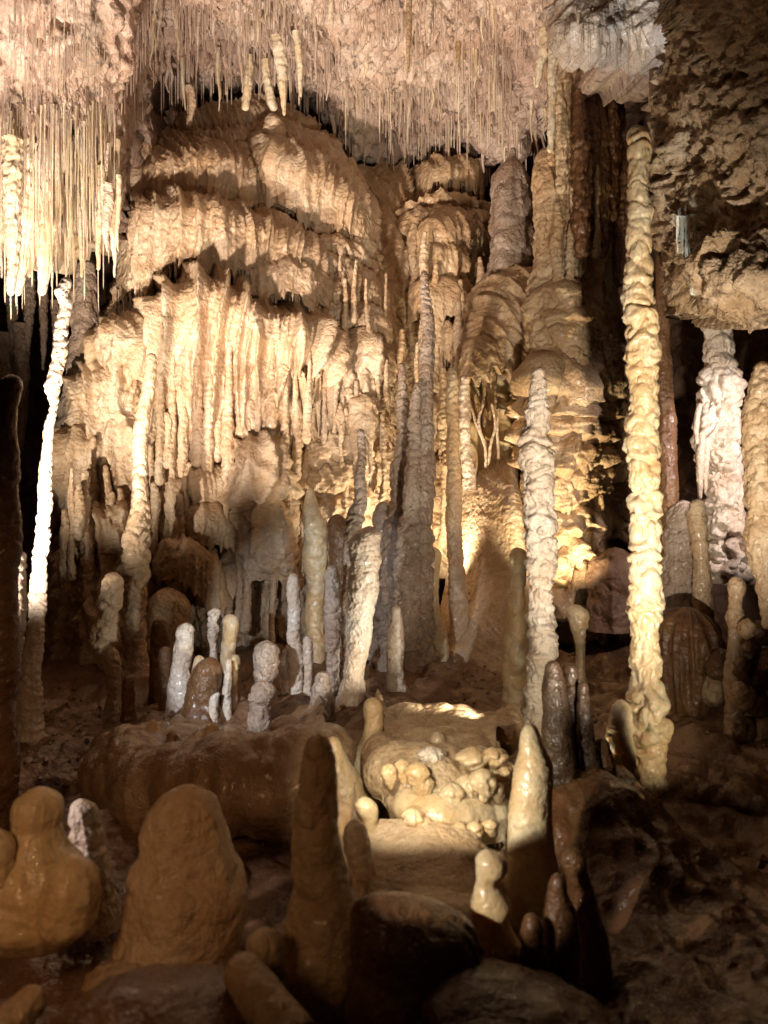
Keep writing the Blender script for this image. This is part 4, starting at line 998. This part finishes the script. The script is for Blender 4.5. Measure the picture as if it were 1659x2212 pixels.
# leaning logs of stone
def log(p0, p1, r, Y0, Y1, mat, seed, label):
    n, nu = 60, 40
    a, b = at(p0[0], p0[1], Y0), at(p1[0], p1[1], Y1)
    d = b - a
    L_ = np.linalg.norm(d)
    d /= L_
    s = np.cross(d, [0, 1, 0.2])
    s /= np.linalg.norm(s)
    q = np.cross(d, s)
    t = np.linspace(0, 1, n)
    rr = r * Y0 / F
    e = np.sqrt(np.clip(1 - (1 - np.clip(t * L_ / rr, 0, 1)) ** 2, 0.0004, 1)) * rr * (1 + 0.3 * t)
    th = np.linspace(0, 2 * math.pi, nu, endpoint=False)
    P = a + t[:, None, None] * L_ * d + e[:, None, None] * (np.cos(th)[None, :, None] * s + np.sin(th)[None, :, None] * q)
    f = P.reshape(-1, 3)
    nn = 1 + 0.12 * fbm(f * 12, 3, seed).reshape(n, nu)
    P = a + t[:, None, None] * L_ * d + (e[:, None] * nn)[:, :, None] * (np.cos(th)[None, :, None] * s + np.sin(th)[None, :, None] * q)
    tag(link('fallen_stalactite', grid_mesh('fallen_stalactite', P - b, True), M[mat], b), label, 'stalactite')


log((505, 2075), (640, 2260), 42, 1.6, 1.45, 'ochre', 620, 'thick brown stone log sloping into the bottom edge left of centre')
log((95, 2138), (-20, 2250), 32, 1.6, 1.5, 'ochre', 621, 'tan finger of stone lying in the bottom left corner')

# large dark mass bottom right with diagonal upper edge
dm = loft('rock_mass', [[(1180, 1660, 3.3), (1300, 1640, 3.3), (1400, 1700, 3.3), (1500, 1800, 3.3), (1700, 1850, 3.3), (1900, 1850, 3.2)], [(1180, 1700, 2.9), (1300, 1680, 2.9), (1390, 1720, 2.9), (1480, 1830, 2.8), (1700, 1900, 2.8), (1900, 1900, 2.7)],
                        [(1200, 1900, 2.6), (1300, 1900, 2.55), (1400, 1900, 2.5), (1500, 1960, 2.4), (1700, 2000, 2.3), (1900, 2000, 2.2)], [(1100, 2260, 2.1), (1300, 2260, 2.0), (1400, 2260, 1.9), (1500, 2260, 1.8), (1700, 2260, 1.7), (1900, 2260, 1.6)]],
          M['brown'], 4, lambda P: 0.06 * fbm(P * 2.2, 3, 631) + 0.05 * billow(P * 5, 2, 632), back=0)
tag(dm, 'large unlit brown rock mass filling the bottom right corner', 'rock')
# fringed ledge right
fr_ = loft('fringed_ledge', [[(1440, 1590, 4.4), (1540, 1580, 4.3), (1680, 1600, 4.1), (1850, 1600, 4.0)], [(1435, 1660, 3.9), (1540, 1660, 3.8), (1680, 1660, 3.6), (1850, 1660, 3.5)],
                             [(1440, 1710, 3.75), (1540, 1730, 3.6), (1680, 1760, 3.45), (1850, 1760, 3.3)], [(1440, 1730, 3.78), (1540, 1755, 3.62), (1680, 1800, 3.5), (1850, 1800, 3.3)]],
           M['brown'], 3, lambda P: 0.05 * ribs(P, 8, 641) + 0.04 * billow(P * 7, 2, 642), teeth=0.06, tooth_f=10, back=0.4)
tag(fr_, 'reddish brown ledge with a dripping fringe at the right edge', 'flowstone')
fringe(fr_, [(1450, 1730, 3.75), (1540, 1755, 3.6), (1670, 1800, 3.45)], 14, 14, 40, 5, 11, 'brown')
# right cluster of knobs
kc = empty('knob_cluster', at(1630, 1560, 3.9))
tag(kc, 'pile of brown rounded knobs at the right edge below the tapering column', 'flowstone')
for i, (x, y, r_) in enumerate([(1612, 1335, 18), (1640, 1340, 16), (1622, 1380, 20), (1655, 1395, 24), (1605, 1420, 20), (1640, 1435, 24), (1600, 1470, 26), (1638, 1490, 26), (1585, 1490, 18), (1655, 1540, 34), (1612, 1545, 24), (1560, 1400, 34), (1545, 1450, 30)]):
    pillar('knob', [(x, y, r_ * 0.7), (x, y + r_, r_), (x, y + r_ * 2, r_ * 0.9), (x, y + r_ * 2.6, r_ * 0.5)], 3.9 if x > 1590 else 4.2, M['brown' if i % 3 else 'ochre'], 650 + i, bead=0.10, lump=0.25, bot=True, parent=kc, res=0.8)

# ================================================================== UPPER RIGHT ROCK
ur = loft('overhanging_rock', [[(1490, -250, 3.4), (1600, -250, 3.0), (1750, -250, 2.7), (2100, -250, 2.3)], [(1480, 60, 4.2), (1600, 60, 3.6), (1750, 60, 3.2), (2100, 60, 2.6)], [(1462, 300, 4.3), (1560, 300, 3.8), (1750, 300, 3.3), (2100, 300, 2.8)],
                               [(1466, 470, 4.3), (1560, 500, 3.8), (1750, 500, 3.4), (2100, 500, 3)], [(1530, 590, 4.2), (1580, 620, 3.7), (1750, 640, 3.4), (2100, 640, 3.1)], [(1545, 625, 4.3), (1610, 658, 3.9), (1750, 668, 3.6), (2100, 668, 3.3)]],
          M['rock'], 3, lambda P: 0.10 * fbm(P * 2.5, 3, 661) + 0.10 * billow(P * 6, 3, 662) + 0.05 * billow(P * 16, 2, 664) - 0.35 * np.clip(fbm(P * 8, 2, 665) - 0.3, 0, 1), back=0.5)
tag(ur, 'rugged pitted tan rock overhanging the upper right corner', 'rock')
# crystal shelf top right
cs_ = loft('crystal_shelf', [[(1230, -80, 5.2), (1350, -80, 5.1), (1490, -80, 5.0)], [(1220, 20, 5.2), (1350, 10, 5.0), (1480, 10, 4.9)], [(1225, 75, 5.2), (1350, 70, 5.0), (1470, 70, 4.9)], [(1240, 95, 5.3), (1350, 92, 5.1), (1470, 98, 5.0)]],
            M['pale'], 2.8, lambda P: 0.06 * fbm(P * 3, 2, 671) + 0.08 * billow(P * 7, 3, 672), teeth=0.02, tooth_f=10, back=0.4)
fringe(cs_, [(1225, 70, 5.2), (1350, 66, 5.05), (1475, 66, 4.95)], 34, 12, 70, 2, 6, 'pale')
fringe(cs_, [(1235, 30, 5.1), (1350, 30, 5.0), (1475, 30, 4.85)], 14, 20, 80, 2, 7, 'straw')
tag(cs_, 'bright bluish-white crystal shelf fringed with straws at the top right', 'flowstone')

# ================================================================== STALACTITES AND STRAWS
# big hanging masses on the left
lefts = [
    ([(40, 250, 40), (50, 380, 34), (52, 480, 26), (45, 560, 16), (40, 640, 6)], 6.2, 'straw', 'long tapering cream stalactite nearest the left edge'),
    ([(25, 300, 20), (28, 420, 17), (28, 540, 13), (25, 640, 7)], 5.6, 'straw', 'brown stalactite with two thin drips at the extreme left'),
    ([(130, 60, 20), (115, 200, 30), (95, 330, 34), (100, 430, 30), (95, 520, 18), (90, 640, 7)], 6.3, 'straw', 'thickest cream drapery stalactite of the left curtain'),
    ([(148, 90, 12), (140, 220, 16), (130, 330, 14), (120, 440, 8), (118, 500, 4)], 6.2, 'straw', 'long cream stalactite overlapping the right of the thickest left one'),
    ([(75, 120, 16), (66, 260, 22), (62, 380, 22), (66, 500, 14), (62, 600, 5)], 6.4, 'straw', 'cream ribbed stalactite just left of the thickest one'),
    ([(218, 360, 10), (216, 440, 9), (213, 520, 6), (212, 585, 3)], 6.4, 'straw', 'yellowish single stalactite at the right end of the left straw curtain'),
    ([(180, 330, 10), (178, 420, 9), (176, 510, 6), (176, 600, 3)], 6.5, 'straw', 'narrow pale stalactite in the middle of the left straw curtain'),
    ([(600, 80, 12), (608, 150, 12), (612, 200, 7), (614, 250, 3)], 7.6, 'straw', 'long cream stalactite above the mound summit'),
    ([(575, 130, 8), (580, 190, 9), (592, 240, 10)], 8.1, 'straw', 'cream rib reaching the mound summit from the ceiling'),
    ([(640, 70, 8), (646, 120, 7), (650, 210, 3)], 7.4, 'straw', 'forked cream stalactite right of the mound summit'),
    ([(540, 120, 7), (535, 180, 9), (530, 240, 8)], 8.2, 'straw', 'short cream pillar left of the mound summit'),
    ([(410, 190, 11), (415, 230, 8), (408, 275, 6)], 8.4, 'mound', 'brown stalactite meeting the mound saddle'),
    ([(1180, 60, 12), (1174, 110, 11), (1165, 150, 8), (1160, 190, 3)], 6.2, 'straw', 'pointed cream stalactite hanging left of the crystal shelf'),
    ([(1200, 60, 14), (1195, 140, 10), (1190, 300, 7), (1188, 330, 6)], 6.1, 'straw', 'long thin drapery edge left of the ochre pillar top'),
    ([(884, -30, 6), (884, 60, 6), (882, 130, 4), (882, 160, 2)], 6.6, 'ochre', 'dark orange stalactite hanging at top centre'),
    ([(990, 90, 6), (990, 120, 5), (989, 140, 2)], 7.0, 'ochre', 'short orange stalactite right of top centre'),
    ([(930, -20, 8), (928, 40, 6), (926, 100, 2)], 6.3, 'pale', 'white stalactite near the top centre edge'),
]
for i, (st, Y, mk, lb) in enumerate(lefts):
    pillar('stalactite', st, Y, M[mk], 700 + i, bead=0.05, per=2, lump=0.16, rib=0.28, ribf=12, top=False, bot=True, label=lb, cat='stalactite')
for x, y0, y1 in [(18, 640, 700), (30, 640, 672)]:
    hang('drip', STRAW[1], at(x + 5, y0 - 10, 5.6) * 1.0, 2 * 5.6 / F, (y1 - y0) * 5.6 / F, None)
    o = scene.collection.objects[-1]
    tag(o, 'thin drip straw under the brown stalactite at the extreme left', 'straw', 'two drip straws of the extreme left stalactite')

for cv, sd in (([[(-40, 250, 6.7), (60, 250, 6.6), (150, 250, 6.9)], [(-40, 400, 6.5), (60, 400, 6.4), (150, 400, 6.7)], [(-40, 490, 6.5), (60, 500, 6.4), (150, 480, 6.7)]], 771),):
    o = loft('drapery', cv, M['straw'], 1.7, lambda P: 0.16 * ribs(P, 6, sd, 0.10) + 0.10 * fbm(P * 1.5, 2, sd) + 0.05 * ribs(P, 15, sd + 3, 0.10), teeth=0.30, tooth_f=9, seed=sd, back=0.5)
    tag(o, 'broad cream drapery behind the stalactites at the far left of the ceiling', 'drapery')

for i in range(46):
    x = rnd.uniform(-5, 262)
    y0 = rnd.uniform(60, 420) if i % 2 else rnd.uniform(260, 420)
    y1 = min(y0 + rnd.uniform(110, 380), rnd.uniform(520, 660)) if x < 160 else min(y0 + rnd.uniform(90, 260), 600)
    w_ = rnd.uniform(3, 12)
    pillar('stalactite', [(x, y0, w_), (x + rnd.uniform(-4, 4), y0 * 0.6 + y1 * 0.4, w_ * rnd.uniform(0.7, 1.1)), (x + rnd.uniform(-4, 4), y0 * 0.2 + y1 * 0.8, w_ * rnd.uniform(0.3, 0.6)), (x + rnd.uniform(-3, 3), y1, w_ * 0.2)],
           rnd.uniform(6.2, 6.9), M['straw' if i % 4 else 'pale'], 800 + i, bead=0.05, per=2, lump=0.14, rib=0.25, ribf=10, top=False, bot=True, res=0.8,
           label='slender stalactite mixed into the straw curtain at the left', cat='stalactite', group='slender stalactites of the left curtain')

for i in range(130):
    x = rnd.uniform(310, 1180)
    y0 = rnd.uniform(-30, 320) if x > 720 else rnd.uniform(-30, 165)
    k_ = ceil_depth(x, y0)
    l_ = 20 + 110 * rnd.random() ** 1.8
    w_ = rnd.uniform(1.8, 6)
    pillar('stalactite', [(x, y0 - 15, w_ * 1.6), (x + rnd.uniform(-4, 4), y0 + l_ * 0.3, w_), (x + rnd.uniform(-5, 5), y0 + l_ * 0.7, w_ * 0.6), (x + rnd.uniform(-6, 6), y0 + l_, w_ * 0.25)],
           k_ + 0.05, M['cstraw' if i % 3 else 'straw'], 860 + i, bead=0.08, per=2, lump=0.2, rib=0.2, ribf=8, top=False, bot=True, res=0.8,
           label='small stubby stalactite among the straws of the pink ceiling', cat='stalactite', group='small stalactites of the pink ceiling')

# soda straws: (x0, x1, y0, y1 of the roots, count, length range, radius, depth offset, group text, label)
zones = [
    (0, 252, 230, 470, 210, 50, 240, 0.9, 2.6, -0.25, 'straws of the left curtain', 'thin cream soda straw in the dense curtain at the left of the ceiling'),
    (0, 300, -10, 330, 600, 15, 110, 0.7, 1.8, 0.0, 'straws of the left ceiling', 'short straw on the pink ceiling at upper left'),
    (300, 720, -20, 210, 800, 10, 85, 0.7, 1.8, 0.0, 'straws above the mound', 'short straw on the pink ceiling above the mound'),
    (330, 720, 120, 215, 70, 40, 110, 1.0, 3.0, 0.0, 'straws behind the mound summit', 'cream straw hanging behind the mound summit'),
    (700, 1180, -20, 335, 1100, 10, 90, 0.7, 1.8, 0.0, 'straws of the centre ceiling', 'short straw on the pink ceiling at the upper centre'),
    (740, 1140, 130, 345, 260, 15, 150, 0.7, 2.0, 0.0, 'straws at the ceiling brink', 'straw at the lower brink of the ceiling above the ochre cascade'),
]
cands = []
for (x0, x1, y0, y1, n, l0, l1, r0, r1, dY, grp, lab) in zones:
    for _ in range(n):
        x, y = rnd.uniform(x0, x1), rnd.uniform(y0, y1)
        dens = float(perlin(np.array([[x / 38.0, y / 60.0, 0.3]]), 91)[0])
        if dens < -0.25 + 0.25 * rnd.random() and l1 < 200:
            continue
        Y = ceil_depth(x, y) + dY + rnd.uniform(-0.1, 0.05)
        L_ = l0 + (l1 - l0) * rnd.random() ** 1.6
        cands.append((L_ * rnd.uniform(r0, r1) * (1 if l1 > 100 else 0.6), x, y, Y, L_, rnd.uniform(r0, r1), grp, lab))
for _ in range(34):
    x = rnd.uniform(1250, 1475)
    cands.append((1e3, x, 75, rnd.uniform(4.9, 5.1), rnd.uniform(20, 90), rnd.uniform(1.0, 1.8), 'straws of the crystal shelf', 'fine bluish straw hanging from the crystal shelf at top right'))
for _ in range(22):
    x = rnd.uniform(1462, 1506)
    cands.append((1e3, x, 484, 4.0, rnd.uniform(30, 98), rnd.uniform(1.1, 2.0), 'blue straws under the rugged rock', 'glassy blue-white straw under the rugged rock at the right'))
for _ in range(14):
    x = rnd.uniform(1385, 1480)
    cands.append((1e3, x, rnd.uniform(150, 200), 5.8, rnd.uniform(20, 80), rnd.uniform(1.2, 2.2), 'straws in the gap beside the rugged rock', 'pinkish straw in the narrow gap beside the rugged rock'))
cands.sort(key=lambda c: -c[0])
rest = []
for i, (_, x, y, Y, L_, r_, grp, lab) in enumerate(cands):
    k = Y / F
    p = at(x, y, Y)
    up = 0.2 if Y > 6 else 0.04
    if i < 300:
        o = hang('soda_straw', STRAW[i % 8], p + np.array([0, 0, up]), r_ * k, L_ * k + up)
        tag(o, lab, 'straw', grp)
    else:
        rest.append((p + np.array([0, 0, up]), r_ * k, L_ * k + up))
# the smaller straws, joined
V, Fq, off = [], [], 0
th = np.linspace(0, 2 * math.pi, 6, endpoint=False)
for p, r_, l in rest:
    for t_ in (0, 0.5, 0.95, 1.0):
        rr = r_ * (1.5 if t_ == 0 else 0.8 if t_ < 1 else 0.15)
        V += [(p[0] + rr * math.cos(a), p[1] + rr * math.sin(a), p[2] - l * t_) for a in th]
    for a in range(3):
        for b in range(6):
            Fq.append((off + a * 6 + b, off + (a + 1) * 6 + b, off + (a + 1) * 6 + (b + 1) % 6, off + a * 6 + (b + 1) % 6))
    off += 24
me = bpy.data.meshes.new('small_straws')
me.from_pydata(V, [], Fq)
me.materials.append(M['cstraw'])
o = bpy.data.objects.new('small_straws', me)
scene.collection.objects.link(o)
tag(o, 'countless small straws bristling over the pink ceiling', 'straws', kind='stuff')

# grit and crumbs lying on the floor, joined
gv, gf, off = [], [], 0
ico = np.array([(0, 0, 1), (0.9, 0, 0.2), (0.28, 0.85, 0.15), (-0.72, 0.53, 0.25), (-0.72, -0.53, 0.1), (0.28, -0.85, 0.2), (0, 0, -0.8)])
icf = [(0, 1, 2), (0, 2, 3), (0, 3, 4), (0, 4, 5), (0, 5, 1), (6, 2, 1), (6, 3, 2), (6, 4, 3), (6, 5, 4), (6, 1, 5)]
gr_ = np.random.RandomState(3)
for _ in range(5000):
    Yy = 1.5 + 4.6 * gr_.rand() ** 0.8
    xx = gr_.uniform(-0.52, 0.52) * Yy
    if perlin(np.array([[xx * 2, Yy * 2, 0.4]]), 95)[0] < -0.05:
        continue
    sz = 0.004 + 0.022 * gr_.rand() ** 4
    q = ico * sz * (0.7 + 0.6 * gr_.rand(7, 1)) * np.array([1, 1, 0.7]) + np.array([xx, Yy, floor_z(xx, Yy) + sz * 0.2])
    gv += [tuple(v) for v in q]
    gf += [tuple(i_ + off for i_ in f_) for f_ in icf]
    off += 7
me = bpy.data.meshes.new('floor_grit')
me.from_pydata(gv, [], gf)
me.materials.append(M['floor'])
o = bpy.data.objects.new('floor_grit', me)
scene.collection.objects.link(o)
tag(o, 'loose grit and calcite crumbs on the cave floor', 'grit', kind='stuff')
